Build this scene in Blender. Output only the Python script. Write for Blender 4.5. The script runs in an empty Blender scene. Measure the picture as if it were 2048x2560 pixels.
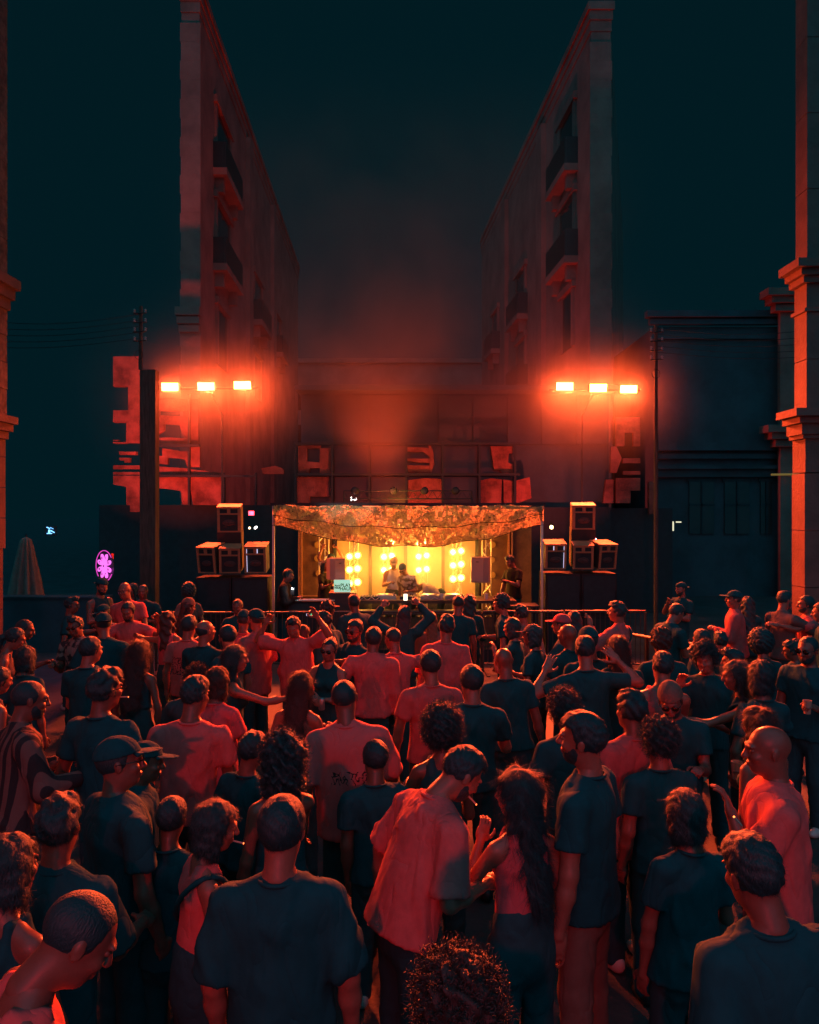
import bpy, math, random
import numpy as np
from mathutils import Matrix, Vector, Euler
R = math.radians
rng = random.Random(11)
nrg = np.random.RandomState(7)
scene = bpy.context.scene
COL = scene.collection

# ------------------------------------------------------------------ camera, sky, light, exposure
F_PX, CAM_H = 1900.0, 3.0
def P(u, v, d):
    """a pixel of the 2048x2560 photograph at distance d along the view axis -> a point of the place"""
    return Vector(((u - 1024) / F_PX * d, d, CAM_H - (v - 1280) / F_PX * d))
cam_data = bpy.data.cameras.new('camera')
cam = bpy.data.objects.new('camera', cam_data); COL.objects.link(cam)
cam.location = (0, 0, CAM_H); cam.rotation_euler = (R(90), 0, 0)
cam_data.sensor_fit = 'VERTICAL'; cam_data.sensor_height = 36.0
cam_data.lens = 36.0 * F_PX / 2560.0
cam_data.clip_start = 0.05; cam_data.clip_end = 600
scene.camera = cam

world = bpy.data.worlds.new('World'); scene.world = world; world.use_nodes = True
bg = world.node_tree.nodes['Background']
bg.inputs['Color'].default_value = (0.0006, 0.0106, 0.0152, 1); bg.inputs['Strength'].default_value = 1.0
# added teal fill lifting the blacks: one soft, dim lamp high behind the viewer
teal_fill = bpy.data.lights.new('night_sky_glow', 'SUN'); teal_fill.energy = 0.75; teal_fill.angle = R(120)
teal_fill.color = (0.05, 0.66, 1.0)
mo = bpy.data.objects.new('night_sky_glow', teal_fill); COL.objects.link(mo); mo.rotation_euler = (R(38), 0, R(-12))
vs = scene.view_settings
scene.display_settings.display_device = 'sRGB'
vs.view_transform = 'Standard'; vs.look = 'None'; vs.exposure = 0.0; vs.gamma = 1.0; vs.use_curve_mapping = False
scene.cycles.max_bounces = 6; scene.cycles.diffuse_bounces = 3; scene.cycles.glossy_bounces = 2
scene.cycles.transmission_bounces = 3; scene.cycles.volume_bounces = 0; scene.cycles.transparent_max_bounces = 6
scene.cycles.sample_clamp_indirect = 2.0; scene.cycles.caustics_reflective = False; scene.cycles.caustics_refractive = False
scene.cycles.volume_step_rate = 4.0; scene.cycles.volume_preview_step_rate = 4.0; scene.cycles.volume_max_steps = 48

RED = (1.0, 0.085, 0.020)          # the floods on the two lamp bars
CRIMSON = (1.0, 0.012, 0.024)      # the floods behind the viewer
AMBER = (1.0, 0.305, 0.034)         # the stage lamps
def lamp(name, kind, loc, target, energy, color, **kw):
    l = bpy.data.lights.new(name, kind); l.energy = energy; l.color = color
    for k, x in kw.items(): setattr(l, k, x)
    o = bpy.data.objects.new(name, l); COL.objects.link(o); o.location = loc
    if target is not None:
        o.rotation_euler = (Vector(target) - Vector(loc)).to_track_quat('-Z', 'Y').to_euler()
    return o

# ------------------------------------------------------------------ materials
def mat(name, col, rough=0.8, metal=0.0, emit=None, estr=0.0, noise=0.0, nscale=8.0, bump=0.0, bscale=60.0, spec=0.5, stretch=None, transl=0.0, crease=0.0):
    m = bpy.data.materials.new(name); m.use_nodes = True
    nt = m.node_tree; b = nt.nodes['Principled BSDF']
    b.inputs['Base Color'].default_value = (*col, 1); b.inputs['Roughness'].default_value = rough
    b.inputs['Metallic'].default_value = metal; b.inputs['Specular IOR Level'].default_value = spec
    tc = nt.nodes.new('ShaderNodeTexCoord'); src = tc.outputs['Object']
    if stretch:
        mp = nt.nodes.new('ShaderNodeMapping'); mp.inputs['Scale'].default_value = stretch
        nt.links.new(src, mp.inputs['Vector']); src = mp.outputs['Vector']
    if noise:
        n = nt.nodes.new('ShaderNodeTexNoise'); n.inputs['Scale'].default_value = nscale; n.inputs['Detail'].default_value = 5
        n.inputs['Roughness'].default_value = 0.65
        nt.links.new(src, n.inputs['Vector'])
        mx = nt.nodes.new('ShaderNodeMixRGB'); mx.blend_type = 'MIX'
        mx.inputs[1].default_value = (*[c * (1 - noise) for c in col], 1)
        mx.inputs[2].default_value = (*[min(1, c * (1 + noise)) for c in col], 1)
        rp = nt.nodes.new('ShaderNodeValToRGB'); rp.color_ramp.elements[0].position = .35; rp.color_ramp.elements[1].position = .65
        nt.links.new(n.outputs['Fac'], rp.inputs['Fac']); nt.links.new(rp.outputs['Color'], mx.inputs[0])
        nt.links.new(mx.outputs[0], b.inputs['Base Color'])
    if bump:
        n2 = nt.nodes.new('ShaderNodeTexNoise'); n2.inputs['Scale'].default_value = bscale; n2.inputs['Detail'].default_value = 4
        nt.links.new(src, n2.inputs['Vector'])
        bp = nt.nodes.new('ShaderNodeBump'); bp.inputs['Strength'].default_value = bump; bp.inputs['Distance'].default_value = 0.02
        nt.links.new(n2.outputs['Fac'], bp.inputs['Height']); nt.links.new(bp.outputs['Normal'], b.inputs['Normal'])
    if crease:
        mp = nt.nodes.new('ShaderNodeMapping'); mp.inputs['Scale'].default_value = (1, 1, .42); nt.links.new(tc.outputs['Object'], mp.inputs['Vector'])
        n3 = nt.nodes.new('ShaderNodeTexNoise'); n3.inputs['Scale'].default_value = 5.5; n3.inputs['Detail'].default_value = 2.5; n3.inputs['Distortion'].default_value = .7
        nt.links.new(mp.outputs[0], n3.inputs['Vector'])
        s1 = nt.nodes.new('ShaderNodeMath'); s1.operation = 'SUBTRACT'; s1.inputs[1].default_value = .5; nt.links.new(n3.outputs['Fac'], s1.inputs[0])
        s2 = nt.nodes.new('ShaderNodeMath'); s2.operation = 'ABSOLUTE'; nt.links.new(s1.outputs[0], s2.inputs[0])
        s3 = nt.nodes.new('ShaderNodeMath'); s3.operation = 'POWER'; s3.inputs[1].default_value = .6; nt.links.new(s2.outputs[0], s3.inputs[0])
        b3 = nt.nodes.new('ShaderNodeBump'); b3.inputs['Strength'].default_value = crease; b3.inputs['Distance'].default_value = .045
        nt.links.new(s3.outputs[0], b3.inputs['Height'])
        if bump: nt.links.new(bp.outputs['Normal'], b3.inputs['Normal'])
        nt.links.new(b3.outputs['Normal'], b.inputs['Normal'])
    if emit:
        b.inputs['Emission Color'].default_value = (*emit, 1); b.inputs['Emission Strength'].default_value = estr
    if transl:
        tr = nt.nodes.new('ShaderNodeBsdfTranslucent'); tr.inputs['Color'].default_value = (*col, 1)
        ms = nt.nodes.new('ShaderNodeMixShader'); ms.inputs[0].default_value = transl
        out = nt.nodes['Material Output']
        nt.links.new(b.outputs[0], ms.inputs[1]); nt.links.new(tr.outputs[0], ms.inputs[2]); nt.links.new(ms.outputs[0], out.inputs['Surface'])
    return m

# ------------------------------------------------------------------ mesh helpers
class MB:
    def __init__(s): s.v = []; s.f = []
    def add(s, vs, fs):
        o = len(s.v); s.v += [tuple(x) for x in vs]; s.f += [tuple(i + o for i in q) for q in fs]; return s
    def box(s, x0, x1, y0, y1, z0, z1, M=None):
        vs = [Vector(p) for p in ((x0,y0,z0),(x1,y0,z0),(x1,y1,z0),(x0,y1,z0),(x0,y0,z1),(x1,y0,z1),(x1,y1,z1),(x0,y1,z1))]
        if M is not None: vs = [M @ p for p in vs]
        return s.add(vs, [(0,3,2,1),(4,5,6,7),(0,1,5,4),(1,2,6,5),(2,3,7,6),(3,0,4,7)])
    def prism(s, poly, y0, y1):
        """poly: (x, z) points, anticlockwise seen from the viewer (-y side)"""
        n = len(poly)
        vs = [(x, y0, z) for x, z in poly] + [(x, y1, z) for x, z in poly]
        return s.add(vs, [tuple(range(n)), tuple(range(2*n-1, n-1, -1))] + [(i, i+n, (i+1)%n+n, (i+1)%n) for i in range(n)])
    def tube(s, pts, r, n=8, r2=None):
        pts = [Vector(p) for p in pts]; rings = []; vs = []
        for i, p in enumerate(pts):
            a = pts[max(0, i-1)]; b = pts[min(len(pts)-1, i+1)]; t = (b - a).normalized()
            up = Vector((0,0,1)) if abs(t.z) < .9 else Vector((1,0,0))
            x = t.cross(up).normalized(); y = x.cross(t)
            rr = r if r2 is None else r + (r2 - r) * i / max(1, len(pts)-1)
            for k in range(n):
                a_ = 2*math.pi*k/n; vs.append(p + x*math.cos(a_)*rr + y*math.sin(a_)*rr)
        fs = []
        for i in range(len(pts)-1):
            for k in range(n):
                fs.append((i*n+k, i*n+(k+1)%n, (i+1)*n+(k+1)%n, (i+1)*n+k))
        fs.append(tuple(range(n-1, -1, -1))); fs.append(tuple(range((len(pts)-1)*n, len(pts)*n)))
        return s.add(vs, fs)
    def lathe(s, prof, n=20, M=None, axis='z'):
        vs = []; m = len(prof)
        for r_, z in prof:
            for k in range(n):
                a = 2*math.pi*k/n
                p = Vector((r_*math.cos(a), r_*math.sin(a), z)) if axis == 'z' else Vector((r_*math.cos(a), z, r_*math.sin(a)))
                vs.append(M @ p if M is not None else p)
        fs = [(i*n+k, i*n+(k+1)%n, (i+1)*n+(k+1)%n, (i+1)*n+k) for i in range(m-1) for k in range(n)]
        if prof[0][0] > 1e-4: fs.append(tuple(range(n-1,-1,-1)))
        if prof[-1][0] > 1e-4: fs.append(tuple(range((m-1)*n, m*n)))
        return s.add(vs, fs)
    def mesh(s, name, m=None, smooth=False):
        me = bpy.data.meshes.new(name); me.from_pydata(s.v, [], s.f); me.update()
        if smooth: me.polygons.foreach_set('use_smooth', [True]*len(me.polygons))
        if m: me.materials.append(m)
        return me
    def build(s, name, m, parent=None, smooth=False, **kw):
        return link(name, s.mesh(name, m, smooth), parent, **kw)
def link(name, data, parent=None, loc=None, label=None, cat=None, group=None, kind=None, M=None):
    o = bpy.data.objects.new(name, data); COL.objects.link(o)
    if parent is not None: o.parent = parent
    if loc is not None: o.location = loc
    if M is not None: o.matrix_local = M
    for k, x in (('label', label), ('category', cat), ('group', group), ('kind', kind)):
        if x: o[k] = x
    return o
def thing(name, label, cat, loc=(0,0,0), rz=0.0, group=None, kind=None):
    o = link(name, None, None, loc, label, cat, group, kind); o.rotation_euler = (0, 0, rz); o.empty_display_size = .1
    return o
def copy_tree(o, loc=None, rz=None, label=None):
    c = o.copy(); COL.objects.link(c)
    if loc is not None: c.location = loc
    if rz is not None: c.rotation_euler = (0, 0, rz)
    if label: c['label'] = label
    for ch in list(o.children):
        d = ch.copy(); COL.objects.link(d); d.parent = c; d.matrix_parent_inverse = ch.matrix_parent_inverse.copy()
        for g in list(ch.children):
            e = g.copy(); COL.objects.link(e); e.parent = d
    return c
HAZE, SMOKE, HALO_SMOKE, STAGE_SMOKE = .0012, .7, .028, .42
# ------------------------------------------------------------------ implicit surfaces: smooth bodies, clothes and hair as single skins
def seg(a, b, ra, rb, flat_a=False, flat_b=False, k=None):
    return ('seg', np.array(a, float), np.array(b, float), ra, rb, flat_a, flat_b, k)
def ell(c, r, Rm=None, k=None):
    return ('ell', np.array(c, float), np.array(r, float), None if Rm is None else np.array(Rm, float), k)
def tseg(a, b, ra, rb, Rm, ky, flat_a=False, flat_b=False, k=None):
    """tapered bar with an elliptic section: Rm's rows are the body axes, depth axis squeezed by ky"""
    return ('tseg', np.array(a, float), np.array(b, float), ra, rb, np.array(Rm, float), ky, flat_a, flat_b, k)
def _bounds(p):
    if p[0] == 'ell':
        m = float(max(p[2])); return p[1] - m, p[1] + m
    m = max(p[3], p[4]); return np.minimum(p[1], p[2]) - m, np.maximum(p[1], p[2]) + m
def _dist(p, X, Y, Z):
    if p[0] == 'ell':
        c, r, Rm = p[1], p[2], p[3]
        x, y, z = X - c[0], Y - c[1], Z - c[2]
        if Rm is not None:
            x, y, z = (Rm[0,0]*x + Rm[0,1]*y + Rm[0,2]*z, Rm[1,0]*x + Rm[1,1]*y + Rm[1,2]*z, Rm[2,0]*x + Rm[2,1]*y + Rm[2,2]*z)
        k0 = np.sqrt((x/r[0])**2 + (y/r[1])**2 + (z/r[2])**2)
        k1 = np.sqrt((x/r[0]**2)**2 + (y/r[1]**2)**2 + (z/r[2]**2)**2) + 1e-6
        return k0 * (k0 - 1.0) / k1
    a, b, ra, rb = p[1], p[2], p[3], p[4]
    ab = b - a; L = float(np.linalg.norm(ab)) + 1e-9; t_ = ab / L
    x, y, z = X - a[0], Y - a[1], Z - a[2]
    s = x*t_[0] + y*t_[1] + z*t_[2]
    t = np.clip(s / L, 0, 1)
    dx, dy, dz = x - t*ab[0], y - t*ab[1], z - t*ab[2]
    if p[0] == 'seg':
        fa, fb = p[5], p[6]
        d = np.sqrt(dx*dx + dy*dy + dz*dz) - (ra + (rb - ra)*t)
    else:
        Rm, ky, fa, fb = p[5], p[6], p[7], p[8]
        e0 = Rm[0,0]*dx + Rm[0,1]*dy + Rm[0,2]*dz
        e1 = (Rm[1,0]*dx + Rm[1,1]*dy + Rm[1,2]*dz) / ky
        e2 = Rm[2,0]*dx + Rm[2,1]*dy + Rm[2,2]*dz
        rr = ra + (rb - ra)*t
        q = np.sqrt(e0*e0 + e1*e1 + e2*e2)
        d = (q - rr) * (ky + (1 - ky) * np.abs(e0) / (q + 1e-6))
    if fa: d = np.maximum(d, -s)
    if fb: d = np.maximum(d, s - L)
    return d
def sdf_mesh(prims, h, k=0.03, cuts=(), subs=(), disp=None):
    lo = np.min([_bounds(p)[0] for p in prims], axis=0) - 2.5*h; hi = np.max([_bounds(p)[1] for p in prims], axis=0) + 2.5*h
    n = np.ceil((hi - lo) / h).astype(int) + 1
    ax = [ (lo[i] + h*np.arange(n[i])).astype(np.float32) for i in range(3) ]
    F = np.full(n, 0.5, np.float32)
    for p in prims:
        kk = p[-1] if p[-1] is not None else k
        b0, b1 = _bounds(p); m = kk + 2.5*h
        i0 = np.maximum(0, np.floor((b0 - m - lo)/h).astype(int)); i1 = np.minimum(n, np.ceil((b1 + m - lo)/h).astype(int) + 1)
        sl = tuple(slice(i0[i], i1[i]) for i in range(3))
        d = _dist(p, ax[0][sl[0], None, None], ax[1][None, sl[1], None], ax[2][None, None, sl[2]])
        A = F[sl]
        hh = np.maximum(kk - np.abs(A - d), 0) / kk
        F[sl] = np.minimum(A, d) - hh*hh*kk*0.25
    X, Y, Z = ax[0][:, None, None], ax[1][None, :, None], ax[2][None, None, :]
    for p in subs: F = np.maximum(F, -_dist(p, X, Y, Z))
    for c in cuts: F = np.maximum(F, c(X, Y, Z))
    if disp is not None: F = F + disp(X, Y, Z)
    return nets(F.astype(np.float32), lo, h)
_C = [(0,0,0),(1,0,0),(0,1,0),(1,1,0),(0,0,1),(1,0,1),(0,1,1),(1,1,1)]
_E = [(0,1),(2,3),(4,5),(6,7),(0,2),(1,3),(4,6),(5,7),(0,4),(1,5),(2,6),(3,7)]
def nets(F, lo, h):
    s = F < 0; n = F.shape
    cnt = np.zeros((n[0]-1, n[1]-1, n[2]-1), np.int8)
    for c in _C: cnt += s[c[0]:n[0]-1+c[0], c[1]:n[1]-1+c[1], c[2]:n[2]-1+c[2]]
    act = (cnt > 0) & (cnt < 8); idx = np.argwhere(act)
    ids = np.full(act.shape, -1, np.int32); ids[act] = np.arange(len(idx))
    val = np.stack([F[idx[:,0]+c[0], idx[:,1]+c[1], idx[:,2]+c[2]] for c in _C], 1)
    acc = np.zeros((len(idx), 3)); num = np.zeros(len(idx)); Cc = np.array(_C, float)
    for a, b in _E:
        va, vb = val[:, a], val[:, b]; m = (va < 0) != (vb < 0)
        t = np.where(m, va / np.where(m, va - vb, 1), 0)[:, None]
        acc += np.where(m[:, None], Cc[a] + t*(Cc[b] - Cc[a]), 0); num += m
    V = lo + h*(idx + acc / num[:, None])
    Q = []
    for axis in range(3):
        a1, a2 = (axis+1) % 3, (axis+2) % 3
        A = np.moveaxis(s, axis, 0); ch = A[:-1] != A[1:]
        e = np.argwhere(ch)
        inside_first = A[:-1][ch]
        full = np.zeros((len(e), 3), int); rest = [i for i in range(3) if i != axis]
        full[:, axis] = e[:, 0]; full[:, rest[0]] = e[:, 1]; full[:, rest[1]] = e[:, 2]
        ok = (full[:, a1] > 0) & (full[:, a2] > 0) & (full[:, a1] < n[a1]-1) & (full[:, a2] < n[a2]-1)
        full = full[ok]; inf = inside_first[ok]
        def cell(o1, o2):
            c = full.copy(); c[:, a1] -= o1; c[:, a2] -= o2; return ids[c[:,0], c[:,1], c[:,2]]
        q = np.stack([cell(1,1), cell(0,1), cell(0,0), cell(1,0)], 1)
        q[~inf] = q[~inf][:, ::-1]; Q.append(q)
    Q = np.concatenate(Q); Q = Q[(Q >= 0).all(1)]
    return V, Q
def vnormals(V, Q):
    nrm = np.cross(V[Q[:,2]] - V[Q[:,0]], V[Q[:,3]] - V[Q[:,1]])
    N = np.zeros_like(V)
    for i in range(4): np.add.at(N, Q[:, i], nrm)
    return N / (np.linalg.norm(N, axis=1, keepdims=True) + 1e-12)
def npmesh(name, V, Q, m, smooth=True, tris=None):
    me = bpy.data.meshes.new(name)
    nq = len(Q); nt = 0 if tris is None else len(tris)
    me.vertices.add(len(V)); me.vertices.foreach_set('co', np.asarray(V, np.float32).ravel())
    me.loops.add(nq*4 + nt*3)
    li = Q.ravel() if nt == 0 else np.concatenate([Q.ravel(), tris.ravel()])
    me.loops.foreach_set('vertex_index', li.astype(np.int32))
    me.polygons.add(nq + nt)
    st = np.arange(nq)*4
    if nt: st = np.concatenate([st, nq*4 + np.arange(nt)*3])
    me.polygons.foreach_set('loop_start', st.astype(np.int32))
    me.polygons.foreach_set('use_smooth', np.full(nq+nt, smooth))
    me.update(calc_edges=True); me.validate()
    me.materials.append(m)
    return me
def wavy(V, N, amp, freq, seed, aniso=(1, 1, .45), ridge=True):
    """cloth folds: warped ridges pushed along the normals"""
    r = np.random.RandomState(seed); W = V * np.array(aniso)
    w = W + .05*np.sin(W[:, [1,2,0]]*9 + r.rand(3)*6)
    o = np.zeros(len(V))
    for i in range(5):
        kx = r.randn(3); kx /= np.linalg.norm(kx); f = freq*(0.6 + .5*i)
        sn = np.sin(w @ kx * f + r.rand()*6.28)
        o += ((1 - 2*np.abs(sn)) if ridge else sn) / (1 + .6*i)
    o = np.maximum(o, -.25) * (1.25 if ridge else 1)
    return V + N * (amp * o + .25*amp)[:, None]

# ------------------------------------------------------------------ heads, hair and hands
CR = ((0, -.012, .030), (.077, .098, .088))
def rotm0(deg):
    a = math.radians(deg); return np.array(((math.cos(a), math.sin(a), 0), (-math.sin(a), math.cos(a), 0), (0, 0, 1)))
def head_prims(sex):
    j = 1.0 if sex == 'm' else .93
    p = [ell(*CR), ell((0, .030, -.030), (.062*j, .066, .085)), ell((0, .048, -.082), (.040*j, .040, .030)),
         ell((0, .010, -.060), (.056*j, .060, .050)),
         seg((0, .094, .022), (0, .117, -.020), .008, .0125, k=.012), ell((0, .108, -.022), (.017, .011, .009), k=.01),
         ell((0, .090, .030), (.052, .012, .010), k=.02),
         ell((0, .096, -.052), (.024, .010, .006), k=.008), ell((0, .094, -.064), (.021, .010, .007), k=.008),
         ell((.036, .070, -.022), (.022, .022, .018), k=.02), ell((-.036, .070, -.022), (.022, .022, .018), k=.02),
         seg((0, -.018, -.05), (0, -.032, -.155), .056*j, .058*j, k=.03)]
    for s in (-1, 1):
        Re = rotm0(s*-22); p.append(ell((s*.0775, -.006, -.006), (.006, .017, .029), Re, k=.008)); p.append(ell((s*.0815, -.014, .006), (.0045, .013, .019), Re, k=.005))
    return p
_head = {}
def head_tpl(sex, hi):
    key = (sex, hi)
    if key not in _head:
        h = .0060 if hi else .0110
        V, Q = sdf_mesh(head_prims(sex), h, k=.02,
                        subs=[ell((.032, .108, .010), (.017, .018, .010)), ell((-.032, .108, .010), (.017, .018, .010)), ell((0, .108, -.058), (.018, .008, .0022))])
        # eyeballs
        if hi:
            for s in (-1, 1):
                V2, Q2 = sdf_mesh([ell((s*.031, .083, .010), (.0125, .0125, .0105))], .005, k=.005)
                Q = np.concatenate([Q, Q2 + len(V)]); V = np.concatenate([V, V2])
        _head[key] = (V, Q)
    return _head[key]
def hair_mesh(style, hi, m):
    h = .0075 if hi else .0105
    c, r = CR; c = np.array(c); r = np.array(r)
    face = lambda y0, z0: (lambda X, Y, Z: -np.maximum(y0 + .25*np.maximum(Z, -.02) - Y, Z - z0))
    nape = lambda z0: (lambda X, Y, Z: z0 + .35*np.maximum(Y, 0) - Z)
    amp, fr, blades, bl = .002, 120, 6000, .020
    def shell(t, up=0.): return [ell(c + np.array((0, -.004, up*.5)), r + t + np.array((0, 0, up*.5)))]
    if style == 'buzz': pr, cuts, amp, blades, bl = shell(.0035), [face(.028, .076), nape(-.062)], .0004, 7000, .007
    elif style == 'short': pr, cuts = shell(.012, .008), [face(.020, .078), nape(-.060)]
    elif style == 'fade':
        pr, cuts, amp = shell(.006) + [ell((0, .006, .075), (.074, .094, .062))], [face(.022, .080), nape(-.055)], .003
    elif style == 'crop':
        pr, cuts, amp, fr, bl = shell(.010) + [ell((0, .016, .088), (.070, .090, .058))], [face(.020, .082), nape(-.058)], .006, 70, .028
    elif style == 'quiff':
        pr, cuts, amp, fr, bl = shell(.010) + [ell((0, .040, .104), (.062, .064, .046))], [face(.020, .080), nape(-.058)], .006, 80, .03
    elif style == 'curly':
        pr, cuts, amp, fr, blades, bl = shell(.026, .02), [face(.030, .070), nape(-.085)], .011, 88, 5000, .016
    elif style == 'afro':
        pr, cuts, amp, fr, blades, bl = shell(.058, .03), [face(.045, .062), nape(-.11)], .010, 95, 6000, .018
    elif style == 'bigcurl':
        pr = shell(.050, .01) + [ell((0, -.075, -.09), (.115, .080, .13)), ell((.085, -.02, -.09), (.045, .05, .11)), ell((-.085, -.02, -.09), (.045, .05, .11))]
        cuts, amp, fr, blades, bl = [face(.030, .070)], .014, 62, 5500, .024
    elif style == 'bob':
        pr = shell(.018, .006) + [ell((0, -.045, -.06), (.088, .062, .085)), ell((.072, .0, -.06), (.022, .05, .085)), ell((-.072, .0, -.06), (.022, .05, .085))]
        cuts, amp, fr, bl = [face(.030, .074), nape(-.150)], .004, 90, .05
    elif style in ('long', 'wavy'):
        pr = shell(.016, .004) + [tseg((0, -.065, -.02), (0, -.085, -.34), .095, .085, np.eye(3), .50),
                                  seg((.070, .0, -.02), (.085, .0, -.24), .026, .020), seg((-.070, .0, -.02), (-.085, .0, -.24), .026, .020)]
        cuts, bl = [face(.030, .076)], .09
        amp, fr = (.004, 70) if style == 'long' else (.011, 45)
        blades = 9000
    elif style == 'xlong':
        pr = shell(.022, .006) + [tseg((0, -.07, -.02), (0, -.10, -.50), .105, .095, np.eye(3), .55),
                                  seg((.075, .0, -.02), (.09, -.02, -.34), .032, .026), seg((-.075, .0, -.02), (-.09, -.02, -.34), .032, .026)]
        cuts, bl, amp, fr, blades = [face(.030, .074)], .11, .008, 50, 12000
    elif style == 'bun':
        pr, cuts, amp = shell(.009) + [ell((0, -.085, .085), (.042, .042, .040), k=.01)], [face(.024, .078), nape(-.062)], .003
    elif style == 'pony':
        pr = shell(.009) + [seg((0, -.10, .03), (0, -.135, -.03), .026, .034, k=.015), seg((0, -.135, -.03), (0, -.12, -.26), .036, .014, k=.02)]
        cuts, amp, bl = [face(.024, .078)], .004, .06
    elif style == 'bald_fringe':
        pr, cuts, amp, blades = shell(.004), [face(.0, .2), nape(-.062), lambda X, Y, Z: Z - .02 + .3*Y], .0006, 300
    def dsp(X, Y, Z):
        return amp*(np.sin(X*fr + 2*np.sin(Z*fr*.6)) * np.sin(Y*fr*1.1 + 1.3 + np.sin(X*fr*.7)) + .7*np.sin(Z*fr*1.2 + X*fr*.9 + 2*np.sin(Y*fr*.5)))
    V, Q = sdf_mesh(pr, h, k=.03, cuts=cuts, disp=dsp)
    tris = None
    if hi and blades:
        N = vnormals(V, Q); r_ = np.random.RandomState(len(style)*7)
        i = r_.randint(0, len(V), blades); d = N[i]*(.55 if style in ('curly','afro','bigcurl') else .22) + np.array((0, -.1, -.55)) + r_.randn(blades, 3)*(.8 if style in ('curly','afro','bigcurl') else .3)
        if style not in ('curly','afro','bigcurl'): d -= N[i]*(d*N[i]).sum(1, keepdims=True)*.92
        d /= np.linalg.norm(d, axis=1, keepdims=True); sd = np.cross(d, N[i]); sd /= np.linalg.norm(sd, axis=1, keepdims=True) + 1e-6
        L = bl*(.5 + r_.rand(blades))[:, None]
        a = V[i] - N[i]*.002
        if style in ('curly','afro','bigcurl'):
            nc = 2600 if style == 'curly' else 3400; i = i[:nc]; sd = sd[:nc]; d = d[:nc]; rad = .0035 + .004*r_.rand(nc, 1); ph = r_.rand(nc, 1)*6.28
            e2 = np.cross(sd, d); pts = []
            for q in range(7):
                th = ph + q*1.25; c_ = V[i] + N[i]*(.002 + .0035*q) + d*(.0022*q) + (sd*np.cos(th) + e2*np.sin(th))*rad
                w_ = (sd*np.sin(th) - e2*np.cos(th))*0 + d*.0011
                pts += [c_ - w_, c_ + w_]
            B = np.stack(pts, 1).reshape(-1, 3); base = len(V) + np.arange(nc)[:, None]*14
            ql = np.concatenate([base + np.array((2*q, 2*q+1, 2*q+3, 2*q+2)) for q in range(6)])
            V = np.concatenate([V, B]); Q = np.concatenate([Q, ql]); return npmesh('hair', V, Q, m, True)
        B = np.stack([a + sd*.0010, a - sd*.0010, a + d*L + N[i]*L*(.10 if style in ('curly','afro','bigcurl') else .03)], 1).reshape(-1, 3)
        tris = len(V) + np.arange(blades*3).reshape(-1, 3); V = np.concatenate([V, B])
    return npmesh('hair', V, Q, m, True, tris)
def cap_mesh(kind, hi, m):
    h = .0065 if hi else .009
    c, r = np.array(CR[0]), np.array(CR[1])
    cut = [lambda X, Y, Z: .046 + .12*(Y if kind != 'beanie' else 0*Y) - Z]
    V, Q = sdf_mesh([ell(c + np.array((0, 0, .012)), r + np.array((.015, .017, .012 if kind != 'beanie' else .03)))], h, k=.01, cuts=cut)
    if kind in ('cap', 'capback'):
        s = 1 if kind == 'cap' else -1
        V2, Q2 = sdf_mesh([ell((0, s*.125, .050 if s > 0 else .030), (.072, .085, .0075)), seg((-.07, s*.085, .046), (.07, s*.085, .046), .009, .009)], .006, k=.02)
        V3, Q3 = sdf_mesh([ell((0, -.008, .136), (.009, .009, .006))], .005)
        Q = np.concatenate([Q, Q2 + len(V), Q3 + len(V) + len(V2)]); V = np.concatenate([V, V2, V3])
    if kind == 'brim':
        V2, Q2 = sdf_mesh([ell((0, -.005, .058), (.155, .165, .0085))], .008, k=.02); Q = np.concatenate([Q, Q2 + len(V)]); V = np.concatenate([V, V2])
    return npmesh('cap', V, Q, m)
def glasses_mesh(m, clear=False):
    mb = MB()
    for s in (-1, 1):
        n = 14
        if not clear:
            mb.lathe([(.0, .1165), (.024, .1135), (.026, .110), (.0, .108)], n, Matrix.Translation((s*.033, 0, .010)) @ Matrix.Diagonal((1, 1, .8, 1)), 'y')
        ring = [(s*.033 + .026*math.cos(a), .112, .010 + .021*math.sin(a)) for a in [2*math.pi*i/n for i in range(n+1)]]
        mb.tube(ring, .0024, 5)
        mb.tube([(s*.060, .112, .016), (s*.081, .06, .016), (s*.086, -.02, .010)], .0028, 5)
    mb.tube([(-.010, .115, .015), (.010, .115, .015)], .0022, 5)
    return mb.mesh('glasses', m, True)
def beard_mesh(m, hi):
    V, Q = sdf_mesh([ell((0, .030, -.032), (.0645, .0685, .0885)), ell((0, .049, -.084), (.043, .0425, .0325)), ell((0, .010, -.060), (.0585, .0625, .0525))], .007 if hi else .01, k=.02,
        cuts=[lambda X, Y, Z: Z + .046 - 1.0*np.maximum(.062 - np.maximum(Y, .012), 0) - .004*np.sin(X*400 + Y*300), lambda X, Y, Z: .004 + .0015*np.sin(Z*500) - Y], subs=[ell((0, .11, -.058), (.020, .03, .007))],
        disp=lambda X, Y, Z: .0010*np.sin(X*330 + 3*np.sin(Y*120))*np.sin(Z*290 + 2*np.sin(X*150)))
    return npmesh('beard', V, Q, m)
_hand = {}
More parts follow.
